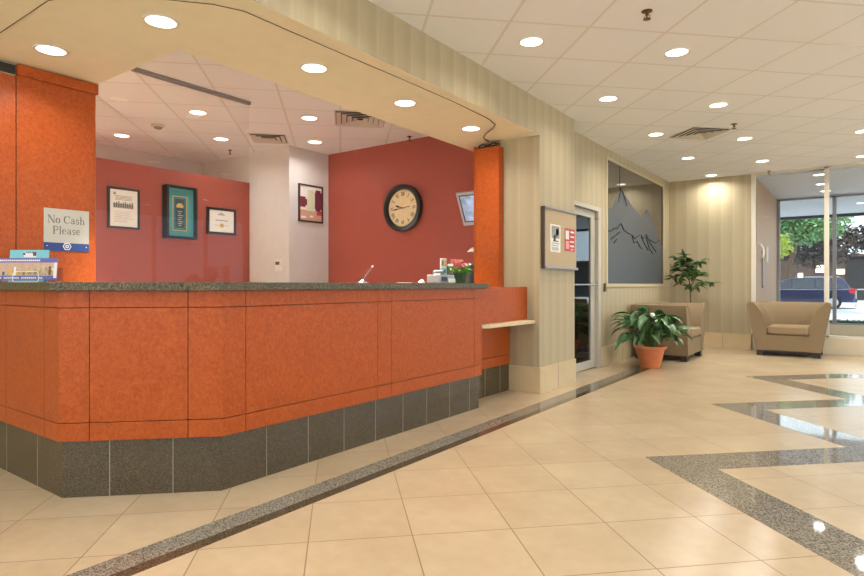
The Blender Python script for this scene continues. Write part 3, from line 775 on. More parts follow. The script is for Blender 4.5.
m = MB(); m.box(-3.62, -3.52, 5.99, 6.099, 1.98, 2.1); m.build('bracket', M['black'], tv)

# ================================================================== ON THE COUNTERTOP
TZ = 1.1355
t = thing('pen_stand', 'small chrome pen standing tilted in its counter base', 'pen', (-3.15, 3.40, TZ))
m = MB(); m.lathe([(.042, TZ), (.042, TZ + .006), (.02, TZ + .018), (.008, TZ + .03)], (-3.15, 3.40, 0), 24); m.build('base', M['chrome'], t, smooth=True)
m = MB(); m.tube([(-3.15, 3.40, TZ + .02), (-3.125, 3.43, TZ + .075), (-3.10, 3.46, TZ + .125)], [.0045, .005, .004], 10); m.build('pen_barrel', M['ink'], t, smooth=True)
m = MB(); m.lathe([(.004, -.006), (.007, 0), (.004, .006)], (-3.10, 3.46, TZ + .13), 12); m.build('pen_tip', M['paper_white'], t, smooth=True)
# slip of paper
m = MB(); m.box(-3.12, -3.02, 3.78, 3.86, TZ, TZ + .006); tag(m.build('paper_slip', M['paper_white']), 'small white card lying flat on the countertop below the clock', 'card')
m = MB(); m.lathe([(.026, TZ), (.03, TZ + .012), (.02, TZ + .018), (.012, TZ + .03), (.004, TZ + .036)], (-3.15, 4.17, 0), 20)
tag(m.build('service_bell', M['paper_white'], smooth=True), 'small pale domed call bell beside the card machine', 'bell')
# card machine / small printer
t = thing('receipt_printer', 'small grey receipt printer on the end of the countertop', 'printer', (-3.15, 4.42, TZ))
m = MB(); m.box(-3.24, -3.10, 4.36, 4.62, TZ, TZ + .08); m.build('body', M['silver'], t, bevel=.01)
m = MB(); m.box(-3.098, -3.094, 4.40, 4.49, TZ + .02, TZ + .06); m.build('paper_slot', M['black'], t)
m = MB(); m.box(-3.098, -3.085, 4.50, 4.61, TZ + .006, TZ + .045); m.build('paper_roll', M['paper_white'], t, bevel=.004)
m = MB(); m.lathe([(.055, TZ + .08), (.05, TZ + .11), (.03, TZ + .125)], (-3.17, 4.45, 0), 24); m.build('dome_lid', M['ink'], t, smooth=True)
m = MB(); m.box(-3.16, -3.11, 4.37, 4.40, TZ + .08, TZ + .09); m.build('top_flap', M['paper_white'], t)
# photo card stand
t = thing('card_stand', 'upright stand of small printed cards behind the receipt printer', 'card stand', (-3.36, 4.70, TZ))
m = MB(); m.box(-3.37, -3.36, 4.76, 4.86, TZ, TZ + .25, 0)
for i in range(3):
    m.box(-3.3595, -3.357, 4.765, 4.855, TZ + .01 + .08 * i, TZ + .08 + .08 * i, 1 + i % 2)
    m.box(-3.357, -3.3555, 4.775 + .03 * (i % 2), 4.80 + .04 * (i % 2), TZ + .025 + .08 * i, TZ + .06 + .08 * i, 3)
m.build('card_panel', [M['paper_white'], M['photo'], M['cyan'], M['ink']], t)
m = MB(); m.box(-3.40, -3.33, 4.74, 4.857, TZ, TZ + .002); m.build('foot', M['acrylic'], t)

LR = random.Random(77)
def leaf_mesh(m, base, direc, length, width, droop, up=Vector((0, 0, 1)), n=5, fold=.25, mi=0, roll=None):
    """curved pointed blade with a fold along its midrib"""
    d = Vector(direc).normalized(); side = d.cross(up)
    if side.length < .05: side = Vector((1, 0, 0))
    side.normalize(); side.rotate(Matrix.Rotation(roll if roll is not None else LR.uniform(-1.0, 1.0), 3, d)); p = Vector(base); prev = None
    L = length / n
    for i in range(n + 1):
        f_ = i / n; w = width * (math.sin(math.pi * min(1, f_ * .94 + .04)) ** .8) * .5
        nrm = side.cross(d).normalized()
        a = p + side * w + nrm * w * fold; b = p - side * w + nrm * w * fold
        cur = [m.bm.verts.new(a), m.bm.verts.new(p), m.bm.verts.new(b)]
        if prev:
            for j in range(2):
                f = m.bm.faces.new([prev[j], prev[j + 1], cur[j + 1], cur[j]]); f.material_index = mi; f.smooth = True
        prev = cur
        p = p + d * L
        d = (d + Vector((0, 0, -droop / n))).normalized()
# flower pot
t = thing('flower_pot', 'small plant with pink blooms in a dark green pot on the countertop', 'flower pot', (-3.12, 4.80, TZ))
m = MB(); m.lathe([(.048, 0), (.062, .085), (.066, .085), (.066, .1), (.05, .098)], (-3.12, 4.74, TZ), 24); m.build('pot', M['hedge'], t, smooth=True)
m = MB(); rr = random.Random(5)
for i in range(46):
    a = rr.random() * 6.28; e = rr.uniform(.1, 1.1)
    leaf_mesh(m, (-3.12 + .03 * math.cos(a), 4.74 + .03 * math.sin(a), TZ + .09 + rr.random() * .04), (math.cos(a), math.sin(a), e), rr.uniform(.06, .10), .045, .8, n=4)
m.build('foliage', M['leafbright'] if 'leafbright' in M else M.setdefault('leafbright', mat('bright_green_leaf', (120, 176, 72), .45, var=.3, vscale=30)), t)
m = MB()
for i in range(20):
    a = rr.random() * 6.28; r0 = rr.uniform(.02, .085); c = (-3.12 + r0 * math.cos(a), 4.74 + r0 * math.sin(a), TZ + .13 + rr.random() * .085)
    for j in range(6):
        b_ = j * 1.047; leaf_mesh(m, c, (math.cos(b_), math.sin(b_), .6), .042, .036, .5, n=3)
m.build('blossom', M['carpink'], t)
# dark chair back behind the counter end
t = thing('office_chair', 'black high back office chair behind the end of the desk', 'chair', (-3.42, 5.08, 0))
m = MB(); m.box(-3.60, -3.26, 5.18, 5.25, .62, 1.35); m.build('backrest', M['black'], t, bevel=.035, seg=4)
m = MB(); m.box(-3.62, -3.20, 4.92, 5.22, .44, .54); m.build('seat', M['black'], t, bevel=.03, seg=3)
m = MB(); m.lathe([(.03, .08), (.03, .44)], (-3.42, 5.08, 0), 14); m.build('gas_column', M['ink'], t)
m = MB()
for k in range(5):
    a = k * 1.2566; m.tube([(-3.42, 5.08, .1), (-3.42 + .22 * math.cos(a), 5.08 + .22 * math.sin(a), .06)], .018, 8)
    m.lathe([(.03, 0), (.03, .05)], (-3.42 + .22 * math.cos(a), 5.08 + .22 * math.sin(a), 0), 10)
m.build('star_base', M['black'], t)
# white curved lamp near pier
t = thing('desk_lamp', 'white curved desk lamp rising beside the orange pier', 'lamp', (-3.42, 5.2, TZ))
bk = thing('back_counter', 'low dark work counter behind the end of the reception desk', 'counter', (-3.75, 5.5, 0))
m = MB(); m.box(-3.98, -3.50, 5.52, 5.95, 0, .76); m.build('cabinet_body', M['brown'], bk); m = MB(); m.box(-4.0, -3.5, 5.5, 5.98, .76, .80); m.build('worktop', M['ink'], bk)
WORLD[t.name] = Vector((-3.60, 5.74, .80)); t.location = (-3.60, 5.74, .80)
m = MB(); m.lathe([(.08, .801), (.08, .815), (.02, .825)], (-3.60, 5.74, 0), 20); m.build('base', M['paper_white'], t, smooth=True)
m = MB(); m.tube([(-3.60, 5.74, .82), (-3.57, 5.73, 1.1), (-3.55, 5.73, 1.36), (-3.555, 5.72, 1.46), (-3.585, 5.72, 1.53)], .012, 10); m.build('stem', M['silver'], t, smooth=True)
m = MB(); m.lathe([(.012, .03), (.03, .02), (.07, -.02), (.066, -.02), (.028, .01)], (-3.585, 5.72, 1.52), 24)
m.build('lamp_shade', M['paper_white'], t, smooth=True)

# no cash sign on the orange panelling (face x = -4.78)
sg = thing('counter_sign', 'pale No Cash Please sign with blue lower band on the orange panelling', 'sign', (-4.78, 1.94, 1.37))
SY0, SY1, SZ0, SZ1 = 1.782, 2.090, 1.372, 1.682
m = MB(); m.box(-4.7795, -4.776, SY0, SY1, SZ0 + .06, SZ1); m.build('sign_card', M['sign'], sg)
m = MB(); m.box(-4.7795, -4.7755, SY0, SY1, SZ0, SZ0 + .06); m.build('blue_band', M['blue'], sg)
m = MB(); yc, zc_ = (SY0 + SY1) / 2, SZ0 + .035
m.lathe([(.030, -4.7755), (.030, -4.7742)], (0, yc, zc_), 6, 'x', m=0); m.lathe([(.023, -4.7742), (.023, -4.7735)], (0, yc, zc_), 6, 'x', m=1)
m.lathe([(.013, -4.7735), (.011, -4.7725)], (0, yc, zc_), 16, 'x', m=0); m.lathe([(.006, -4.7725), (.006, -4.772)], (0, yc, zc_), 12, 'x', m=1)
m.build('emblem', [M['paper_white'], M['blue']], sg)
for yy in (SY0 + .02, SY1 - .02):
    m = MB(); m.lathe([(.004, -4.7755), (.004, -4.774)], (0, yy, zc_), 8, 'x', m=0); m.build('fixing_dot', M['paper_white'], sg)
# serif lettering as strokes: x 0..w, z 0..1 (cap height)
def arc(cx, cz, rx, rz, a0, a1, n=14):
    return [(cx + rx * math.cos(R(a0 + (a1 - a0) * i / n)), cz + rz * math.sin(R(a0 + (a1 - a0) * i / n))) for i in range(n + 1)]
TK, TN = .13, .055
GL = {
 'N': (.86, [([(.12, 0), (.12, 1)], TN), ([(.12, 1), (.74, 0)], TK), ([(.74, 0), (.74, 1)], TN), ([(0, 1), (.18, 1)], TN), ([(.62, 1), (.86, 1)], TN), ([(0, 0), (.24, 0)], TN)]),
 'o': (.56, [(arc(.27, .33, .21, .31, 50, 130), TN), (arc(.27, .33, .21, .31, 130, 230), TK), (arc(.27, .33, .21, .31, 230, 310), TN), (arc(.27, .33, .21, .31, -50, 50), TK)]),
 'C': (.78, [(arc(.42, .5, .36, .48, 40, 120), TN), (arc(.42, .5, .36, .48, 120, 240), TK), (arc(.42, .5, .36, .48, 240, 320), TN), ([(.72, .98), (.72, .72)], TN)]),
 'a': (.56, [(arc(.24, .48, .17, .16, 0, 160), .07), ([(.41, .5), (.41, .1), (.5, .02)], TK * .8), (arc(.22, .18, .17, .16, 40, 330), .075)]),
 's': (.46, [(arc(.22, .47, .14, .15, 40, 250), .075), (arc(.22, .18, .15, .16, 90, -150), .085), ([(.37, .64), (.37, .48)], .045)]),
 'h': (.66, [([(.13, 0), (.13, 1)], TK * .85), ([(.02, 1), (.13, 1)], TN), (arc(.31, .42, .18, .2, 170, 10), .07), ([(.49, .42), (.49, 0)], TK * .85), ([(.02, 0), (.24, 0)], TN), ([(.38, 0), (.6, 0)], TN)]),
 'P': (.68, [([(.14, 0), (.14, 1)], TK), ([(0, 0), (.3, 0)], TN), ([(0, 1), (.38, 1)], TN), (arc(.36, .74, .26, .25, 90, -90), .09), ([(.36, .48), (.14, .48)], TN)]),
 'l': (.32, [([(.15, 0), (.15, 1)], TK * .85), ([(.03, 1), (.15, 1)], TN), ([(.03, 0), (.27, 0)], TN)]),
 'e': (.52, [(arc(.26, .33, .2, .31, 10, 130), .06), (arc(.26, .33, .2, .31, 130, 240), TK * .85), (arc(.26, .33, .2, .31, 240, 320), .06), ([(.06, .38), (.45, .38)], .045)]),
}
def text_width(text, cap): return sum(GL[c][0] + .06 if c != ' ' else .36 for c in text) * cap
def letters(m, text, y, z, cap, x=-4.7758):
    s = cap
    k = 0
    for c in text:
        if c == ' ': y += .36 * s; continue
        for pts, w in GL[c][1]:
            for a, b_ in zip(pts[:-1], pts[1:]):
                p = Vector(a); q = Vector(b_); d = (q - p)
                if d.length < 1e-6: continue
                d.normalize(); e = d * w * .25; n = Vector((-d.y, d.x)) * w / 2
                k += 1; xx = x + (k % 3) * .0001
                fv = [(xx, y + v.x * s, z + v.y * s) for v in (p - n - e, p + n - e, q + n + e, q - n + e)]
                bv = [(x - .0012, v[1], v[2]) for v in fv]
                a4 = [m.bm.verts.new(v) for v in fv]; b4 = [m.bm.verts.new(v) for v in bv]
                m.bm.faces.new(a4)
                for i in range(4): m.bm.faces.new([a4[i], b4[i], b4[(i + 1) % 4], a4[(i + 1) % 4]])
        y += (GL[c][0] + .06) * s
y0_ = yc - text_width('No Cash', .056) / 2
m = MB(); letters(m, 'No', y0_, 1.577, .056); m.build('lettering', M['ink'], sg)
m = MB(); letters(m, 'Cash', y0_ + text_width('No ', .056), 1.577, .056); m.build('lettering', M['ink'], sg)
m = MB(); letters(m, 'Please', yc - text_width('Please', .056) / 2, 1.497, .056); m.build('lettering', M['ink'], sg)

# brochure holder on the left end of the countertop, turned to the lobby
bh = thing('brochure_holder', 'clear acrylic holder of city sightseeing leaflets on the left countertop', 'leaflet holder', (-4.39, 1.58, TZ), R(36))
m = MB(); m.box(-.22, .13, -.10, .10, 0.0, .005); m.box(-.22, .13, -.10, -.094, .005, .03); m.box(-.22, .13, .09, .096, .005, .10)
m.build('acrylic_tray', M['acrylic'], bh, local=True)
def leaflet(nm, label, x0, x1, y, z0, z1, draw):
    m = MB(); mats = draw(m, x0, x1, y, z0, z1); o = m.build(nm, mats, bh, local=True)
    o.rotation_euler = (R(-6), 0, 0)
    return o
def d_front(m, x0, x1, y, z0, z1):
    W, H2 = x1 - x0, z1 - z0
    m.box(x0, x1, y, y + .006, z0, z1, 0)
    m.box(x0, x1 - .02, y - .001, y, z0 + H2 * .2, z1 - H2 * .2, 1)
    rr = random.Random(2)
    for i in range(26):      # skyline blocks
        a = x0 + W * (.05 + .88 * rr.random()); h = H2 * rr.uniform(.1, .42)
        m.box(a, a + W * .03, y - .0016, y - .001, z0 + H2 * .22, z0 + H2 * .22 + h, rr.choice([2, 3, 4, 5]))
    m.box(x0, x1 - .02, y - .0018, y - .001, z0, z0 + H2 * .2, 0)
    m.box(x1 - .02, x1, y - .001, y, z0 + H2 * .1, z1 - H2 * .2, 3)
    for i in range(26):      # rows of tiny print
        a = x0 + W * (.1 + i * .026); m.box(a, a + W * .018, y - .0026, y - .001, z1 - H2 * .14, z1 - H2 * .07, 3)
        if i % 9 != 5: m.box(a + .02, a + .02 + W * .018, y - .0026, y - .0018, z0 + H2 * .06, z0 + H2 * .14, 3)
    return [M['violet'], M['sand'], M['ink'], M['paper_white'], M['photo'], M['yellow']]
def d_back(m, x0, x1, y, z0, z1):
    W, H2 = x1 - x0, z1 - z0
    m.box(x0, x1, y, y + .004, z0, z1, 0)
    m.box(x0 + W * .36, x0 + W * .68, y - .001, y, z1 - .05, z1 - .018, 1); m.box(x0 + W * .34, x0 + W * .40, y - .002, y, z1 - .035, z1 - .02, 2); m.box(x0 + W * .6, x0 + W * .68, y - .002, y, z1 - .04, z1 - .015, 3)
    for i in range(5): m.box(x0 + W * (.42 + i * .05), x0 + W * (.45 + i * .05), y - .002, y, z1 - .022, z1 - .014, 2)
    return [M['cyan'], M['paper_white'], M['ink'], M['maroon']]
leaflet('front_leaflet', '', -.28, .20, -.085, .006, .15, d_front)
leaflet('rear_leaflet', '', -.205, .055, .045, .006, .225, d_back)
m = MB()
m.tube([(-.065, -.105, .012), (-.065, -.105, .06), (-.055, -.105, .07), (.09, -.105, .07), (.10, -.105, .06), (.10, -.105, .012), (.09, -.105, .004), (-.055, -.105, .004), (-.065, -.105, .012)], .0022, 6)
m.build('card_pocket_rim', M['paper_white'], bh, local=True)

# ================================================================== COLUMN NOTICE BOARD
nb = thing('notice_board', 'beige pinboard with dark metal edges mounted on the column', 'notice board', (-2.68, 6.05, 1.30))
m = MB(); m.box(-2.679, -2.655, 5.62, 6.48, 1.315, 1.925); m.build('board', M['cork'], nb)
m = MB(); m.box(-2.679, -2.640, 5.60, 5.622, 1.295, 1.94); m.build('side_edge', M['brown'], nb, bevel=.002)
m = MB(); m.box(-2.679, -2.640, 5.622, 6.485, 1.925, 1.945); m.build('top_edge', M['silver'], nb, bevel=.002)
m = MB(); m.box(-2.679, -2.630, 5.622, 6.485, 1.290, 1.318); m.build('bottom_edge', M['silver'], nb, bevel=.004)
def poster(name, label, y0, y1, z0, z1, base, bits):
    m = MB(); m.box(-2.6545, -2.652, y0, y1, z0, z1, 0)
    for a0, a1, b0, b1, mi in bits:
        m.box(-2.652, -2.6505, y0 + (y1 - y0) * a0, y0 + (y1 - y0) * a1, z0 + (z1 - z0) * b0, z0 + (z1 - z0) * b1, mi)
    tag(m.build(name, [M['paper_white'], M['paper_grey'], M['ink'], M['redprint']] if base == 'w' else [M['redprint'], M['paper_white'], M['maroon'], M['carpink']]), label, 'poster')
poster('notice_sheet', 'white notice sheet with grey drawing, left on the pinboard', 5.775, 6.03, 1.475, 1.77, 'w',
       [(.1, .9, .5, .95, 1), (.3, .5, .42, .62, 2), (.25, .8, .38, .42, 2), (.1, .9, .30, .33, 1), (.1, .8, .22, .25, 1), (.55, .8, .6, .85, 0)] + [(.15 + .1 * i, .19 + .1 * i, .05, .18, 1) for i in range(7)])
poster('red_flyer', 'red and white flyer, right on the pinboard', 6.15, 6.43, 1.50, 1.755, 'r',
       [(.08, .4, .52, .9, 1), (.55, .92, .82, .9, 1), (.55, .92, .62, .68, 1), (.5, .9, .4, .46, 1), (.5, .9, .2, .27, 1), (.1, .4, .1, .44, 3), (.42, .52, .75, .85, 2), (.55, .85, .05, .12, 3)])

# ================================================================== GLASS DOOR
dr = bpy.data.objects.new('door_1', None); COL.objects.link(dr); dr.location = (-2.9, 7.2, 0); dr['kind'] = 'structure'; WORLD[dr.name] = Vector((-2.9, 7.2, 0))
m = MB(); m.box(-3.0, -2.855, 6.74, 6.80, 0, 2.17); m.box(-3.0, -2.855, 7.74, 7.84, 0, 2.17); m.box(-3.0, -2.855, 6.80, 7.74, 2.115, 2.17); m.build('door_frame', M['alum'], dr, bevel=.004)
m = MB(); x0, x1 = -2.95, -2.905
m.box(x0, x1, 6.805, 6.90, .012, 2.11); m.box(x0, x1, 7.60, 7.735, .012, 2.11); m.box(x0, x1, 6.90, 7.60, .012, .115); m.box(x0, x1, 6.90, 7.60, 2.02, 2.11)
m.build('door_leaf', M['alum'], dr, bevel=.003)
m = MB(); m.box(-2.93, -2.922, 6.90, 7.60, .115, 2.02); m.build('pane', M['doorglass'], dr)
m = MB(); m.box(-2.875, -2.85, 6.86, 7.70, 1.115, 1.135); m.box(-2.905, -2.86, 6.87, 6.89, 1.113, 1.137); m.box(-2.905, -2.86, 7.66, 7.68, 1.113, 1.137); m.build('push_bar', M['chrome'], dr, bevel=.003)
m = MB(); m.box(-2.921, -2.912, 7.47, 7.56, .26, .32); m.build('door_lock', M['black'], dr)
m = MB(); m.box(-2.9, -2.85, 7.72, 7.76, 2.0, 2.03); m.build('closer_arm', M['silver'], dr)
t = thing('card_reader', 'small dark card reader on the wallpaper between door and smoked window', 'card reader', (-2.88, 8.02, 1.03))
m = MB(); m.box(-2.879, -2.855, 7.995, 8.045, 1.03, 1.145); m.build('housing', M['brown'], t, bevel=.004)
m = MB(); m.box(-2.855, -2.8535, 8.012, 8.028, 1.10, 1.112); m.build('indicator', M['gold'], t)
# furniture seen dimly through the door
t = thing('side_cabinet', 'dark cabinet standing in the dim room behind the glass door', 'cabinet', (-4.2, 7.5, 0))
m = MB(); m.box(-4.6, -3.8, 7.4, 7.95, .08, 1.0); m.build('cabinet_body', M['brown'], t, bevel=.005); m = MB(); m.box(-4.55, -3.85, 7.45, 7.9, 0, .08); m.build('toe_kick', M['black'], t)
m = MB(); m.box(-4.62, -3.78, 7.38, 7.96, 1.0, 1.03); m.build('top', M['black'], t, bevel=.004)

# ================================================================== ARMCHAIRS
def armchair(label, loc, rz):
    """faces -y locally; front at y=0, back at y=+depth"""
    t = thing('tub_armchair', label, 'armchair', loc, rz, 'taupe tub armchairs')
    hw, dp, rc = .285, .58, .10
    path = []                                      # inner outline with outward normals
    for i in range(9): path.append((-hw, dp * 0 + (dp - rc) * i / 8, -1, 0, 1.0))
    for i in range(1, 8):
        a = math.pi / 2 * i / 8; path.append((-hw + rc - rc * math.cos(a), dp - rc + rc * math.sin(a), -math.cos(a), math.sin(a), 1.0))
    for i in range(11): path.append((-hw + rc + (2 * hw - 2 * rc) * i / 10, dp, 0, 1, 1.0))
    for i in range(1, 8):
        a = math.pi / 2 * (1 - i / 8); path.append((hw - rc + rc * math.cos(a), dp - rc + rc * math.sin(a), math.cos(a), math.sin(a), 1.0))
    for i in range(9): path.append((hw, (dp - rc) * (1 - i / 8), 1, 0, 1.0))
    prof = [(0, .085), (0, .30), (.0, .43), (.02, .53), (.055, .63), (.105, .72), (.165, .79), (.205, .823), (.235, .832), (.262, .822), (.272, .79), (.252, .66), (.224, .50), (.190, .32), (.150, .085)]
    rings = []
    for k, (x, y, nx, ny, _) in enumerate(path):
        sc = 1.0 / max(abs(nx), abs(ny))
        rings.append([(x + nx * n * (1 + (sc - 1) * min(1, n / .2) * .85), y + ny * n * (1 + (sc - 1) * min(1, n / .2) * .85) * (1 - .14 * abs(ny)), z) for n, z in prof])
    m = MB(); m.loft(rings, True, True); m.build('tub_shell', M['fabric'], t, local=True, smooth=True)
    # piping along the front edges of the arms
    for sgn in (-1, 1):
        m = MB(); m.tube([(sgn * (hw + n), -.003, z) for n, z in prof[2:-1]], .006, 6); m.build('piping', M['cushion'], t, local=True, smooth=True)
    m = MB(); m.box(-hw - .01, hw + .01, .005, dp + .05, .085, .325); m.build('front_rail', M['fabric'], t, local=True, bevel=.012, seg=3)
    m = MB(); m.box(-hw + .003, hw - .003, -.008, dp - .01, .333, .475)
    o = m.build('seat_cushion', M['cushion'], t, local=True, smooth=False, bevel=.035, seg=4)
    m = MB(); m.box(-hw - .11, hw + .11, .10, dp + .10, .04, .0845); m.build('shadow_plinth', M['wood'], t, local=True)  # recessed dark base, also standing in for the shadow between the feet
    for sx in (-1, 1):
        for yy in (.02, dp + .08):
            m = MB(); x = sx * (hw + .095); m.prism([(x - .05, yy), (x + .05, yy), (x + .05, yy + .085), (x - .05, yy + .085)], 0, .085); m.build('foot', M['wood'], t, local=True, bevel=.004)
    return t
armchair('taupe tub armchair facing the camera in front of the window wall', (-0.91, 10.655, 0), 0).scale = (1.0, .88, 1.015)
armchair('taupe tub armchair seen side-on behind the terracotta potted plant', (-2.01, 9.57, 0), R(90)).scale = (1.16, 1.02, 1.0)

# ================================================================== PLANTS
pt = thing('potted_plant', 'broad leaved green plant in a terracotta pot beside the armchair', 'potted plant', (-2.31, 8.22, 0))
px_, py_ = -2.31, 8.22
m = MB(); m.lathe([(.125, 0), (.13, .01), (.185, .245), (.20, .25), (.215, .262), (.215, .29), (.205, .297), (.185, .285), (.18, .25)], (px_, py_, 0), 40); m.build('pot', M['terracotta'], pt, smooth=True)
m = MB(); m.lathe([(.17, .24), (.176, .252), (.001, .262)], (px_, py_, 0), 24); m.build('soil', M['soil'], pt)
ml = MB(); ms = MB(); rr = random.Random(11)
for i in range(84):
    a = rr.random() * 2 * math.pi; rad = rr.uniform(.04, .30); top = .36 + rr.random() * .36 * (1.1 - rad)
    if i < 10: rad *= .4; top = rr.uniform(.62, .76)
    b0 = Vector((px_ + .07 * math.cos(a) * rr.random(), py_ + .07 * math.sin(a) * rr.random(), .25))
    tip = Vector((px_ + rad * math.cos(a), py_ + rad * math.sin(a), top))
    mid = (b0 + tip) / 2 + Vector((-.02 * math.cos(a), -.02 * math.sin(a), .05))
    ms.tube([b0, mid, tip], [.006, .005, .004], 5)
    a2 = a + rr.uniform(-.5, .5)
    leaf_mesh(ml, tip, (math.cos(a2), math.sin(a2), rr.uniform(.15, .8)), rr.uniform(.26, .40), rr.uniform(.075, .115), rr.uniform(1.0, 2.2), n=7, fold=.3)
for v in ml.bm.verts: v.co.x = max(v.co.x, -2.84)
ml.build('foliage', M['leaf'], pt); ms.build('stems', M['stem'], pt, smooth=True)

fx = thing('tall_ficus_plant', 'slim tall leafy plant rising behind the side-on armchair by the corner', 'potted plant', (-2.40, 10.95, 0))
FX, FY = -2.40, 10.97
m = MB(); m.lathe([(.12, 0), (.16, .26), (.17, .26), (.17, .29), (.15, .28)], (FX, FY, 0), 32); m.build('pot', M['brown'], fx, smooth=True)
m = MB(); m.lathe([(.14, .24), (.001, .255)], (FX, FY, 0), 20); m.build('soil', M['soil'], fx)
m = MB(); m.tube([(FX, FY, .24), (FX + .01, FY, .7), (FX, FY, 1.05), (FX - .03, FY, 1.35), (FX - .10, FY - .01, 1.62)], [.014, .012, .010, .008, .005], 8)
br = [((FX, FY, 1.0), (FX + .22, FY - .03, 1.16), (FX + .40, FY - .04, 1.14)), ((FX, FY, 1.02), (FX - .14, FY - .02, 1.2), (FX - .28, FY - .02, 1.26)), ((FX - .03, FY, 1.3), (FX + .07, FY, 1.45), (FX + .16, FY - .02, 1.52)),
      ((FX - .05, FY, 1.42), (FX - .15, FY, 1.52), (FX - .22, FY, 1.60)), ((FX, FY, 1.08), (FX + .12, FY - .06, 1.28), (FX + .2, FY - .05, 1.33)), ((FX - .02, FY, 1.2), (FX - .13, FY - .06, 1.36), (FX - .2, FY - .06, 1.44))]
for b_ in br: m.tube(b_, [.007, .005, .003], 6)
m.build('trunk', M['bark'], fx, smooth=True)
m = MB(); rr = random.Random(21)
segs = [((FX - .03, FY, 1.3), (FX - .10, FY - .01, 1.64), 34)] + [(b_[0], b_[1], 7) for b_ in br] + [(b_[1], b_[2], 16) for b_ in br]
for p, q, n in segs:
    p, q = Vector(p), Vector(q)
    for i in range(n):
        c = p.lerp(q, rr.random() ** .8); a = rr.random() * 6.283
        leaf_mesh(m, c, (math.cos(a), math.sin(a) * .8, rr.uniform(-.3, .6)), rr.uniform(.13, .21), rr.uniform(.045, .075), rr.uniform(.4, 1.4), n=4)
leaf_mesh(m, (FX - .09, FY, 1.6), (-.25, -.1, 1), .17, .05, .3, n=4)
m.build('foliage', M['leaf2'], fx)

# ================================================================== VESTIBULE FITTINGS
t = thing('wall_telephone', 'pale curved handset unit on the tan vestibule wall', 'intercom', (-1.46, 12.0, 1.5))
m = MB(); m.tube([(-1.44, 11.95, 1.56), (-1.40, 11.93, 1.62), (-1.385, 11.93, 1.70), (-1.40, 11.93, 1.78), (-1.44, 11.95, 1.84)], .022, 10); m.build('handset', M['paper_white'], t, smooth=True)
m = MB(); m.box(-1.459, -1.43, 12.30, 12.42, 1.07, 1.78); m.build('steel_plate', M['silver'], t, bevel=.006)
m = MB(); m.box(-1.459, -1.42, 12.80, 12.90, 1.56, 1.86); m.build('side_bar', M['paper_white'], t, bevel=.01)

# ================================================================== OUTDOORS
GZ = -0.15
wall('floor_pavement', -30, 40, 15.0, 31.0, GZ - .3, GZ + .02, M['concrete'])
wall('floor_terrace', 5.2, 40, -20.0, 15.0, GZ - .3, GZ + .02, M['concrete'])
wall('floor_forecourt', -30, 5.2, -20.0, -4.2, GZ - .3, GZ + .02, M['concrete'])
wall('floor_road', -60, 60, 31.0, 46.0, GZ - .3, GZ - .02, M['asphalt'])
wall('floor_far_pavement', -60, 60, 46.0, 90.0, GZ - .3, GZ + .05, M['concrete'])
wall('ceiling_canopy', -6.0, 8.0, 15.0, 18.6, 2.97, 3.25, M['canopy'])
wall('trim_3', -6.0, 8.0, 18.6, 18.75, 2.90, 3.25, M['canopyedge'])
def leafcloud(m, c, rad, n, size, rr, mi=0):
    for i in range(n):
        v = Vector((rr.gauss(0, 1), rr.gauss(0, 1), rr.gauss(0, 1))).normalized() * (rr.random() ** .4)
        p = Vector((c[0] + v.x * rad[0], c[1] + v.y * rad[1], c[2] + v.z * rad[2]))
        d = Vector((rr.uniform(-1, 1), rr.uniform(-1, 1), rr.uniform(-.8, .5))).normalized(); s = d.cross(Vector((rr.uniform(-1, 1), rr.uniform(-1, 1), rr.uniform(-1, 1)))).normalized()
        L = size * rr.uniform(.6, 1.3); w = L * .42
        m.quad(p, p + d * L * .5 + s * w * .5, p + d * L, p + d * L * .5 - s * w * .5, mi)
rr = random.Random(31)
hg = thing('hedge', 'low clipped dark green hedge outside below the window sill', 'hedge', (0.0, 17.5, GZ))
m = MB(); m.box(-1.2, 6.0, 17.3, 17.8, GZ + .02, .25); leafcloud(m, (2.4, 17.5, .15), (3.7, .33, .20), 2600, .07, rr); m.build('foliage', M['hedge'], hg)
def tree(label, x, y, trunk, crown, mt, leaf, name='street_tree'):
    t = thing(name, label, 'tree', (x, y, GZ))
    m = MB(); m.tube(trunk, [.22, .18, .14, .09][:len(trunk)], 10)
    top = Vector(trunk[-1])
    for i in range(9):
        a = i * .9; m.tube([top - Vector((0, 0, .3)), top + Vector((math.cos(a) * 1.1, math.sin(a) * 1.0, .5)), top + Vector((math.cos(a) * 2.3, math.sin(a) * 1.8, .9 + .3 * (i % 3)))], [.08, .05, .02], 6)
    m.build('trunk', M['bark'], t, smooth=True)
    m = MB()
    for c, rad, n in crown: leafcloud(m, c, rad, n, leaf, rr)
    m.build('foliage', mt, t)
tree('leafy street tree with leaning trunk at the left of the window view', -4.0, 48.5, [(-4.5, 48.5, GZ), (-4.1, 48.5, 2.2), (-3.5, 48.5, 4.6)],
     [((-3.6, 48.5, 6.0), (3.4, 1.6, 2.1), 9500)], M['green'], .27)
tree('bright green street tree at the right of the window view', 3.4, 48.5, [(4.4, 48.5, GZ), (4.3, 48.4, 2.4), (4.0, 48.4, 4.6)],
     [((3.3, 48.5, 6.2), (3.3, 1.6, 2.0), 9500)], M['green'], .27)
tree('dusky purple leaved tree behind the parked minivan', -1.6, 52.5, [(-1.9, 52.5, GZ), (-1.8, 52.4, 2.0), (-1.6, 52.2, 3.4)],
     [((-2.6, 52.5, 4.2), (3.0, 1.4, 1.8), 4200), ((1.2, 52.5, 4.6), (2.2, 1.4, 1.1), 1700)], M['purple'], .32)
t = thing('lime_shrub', 'yellow green shrub hanging beside the left window post', 'shrub', (-1.95, 19.9, GZ))
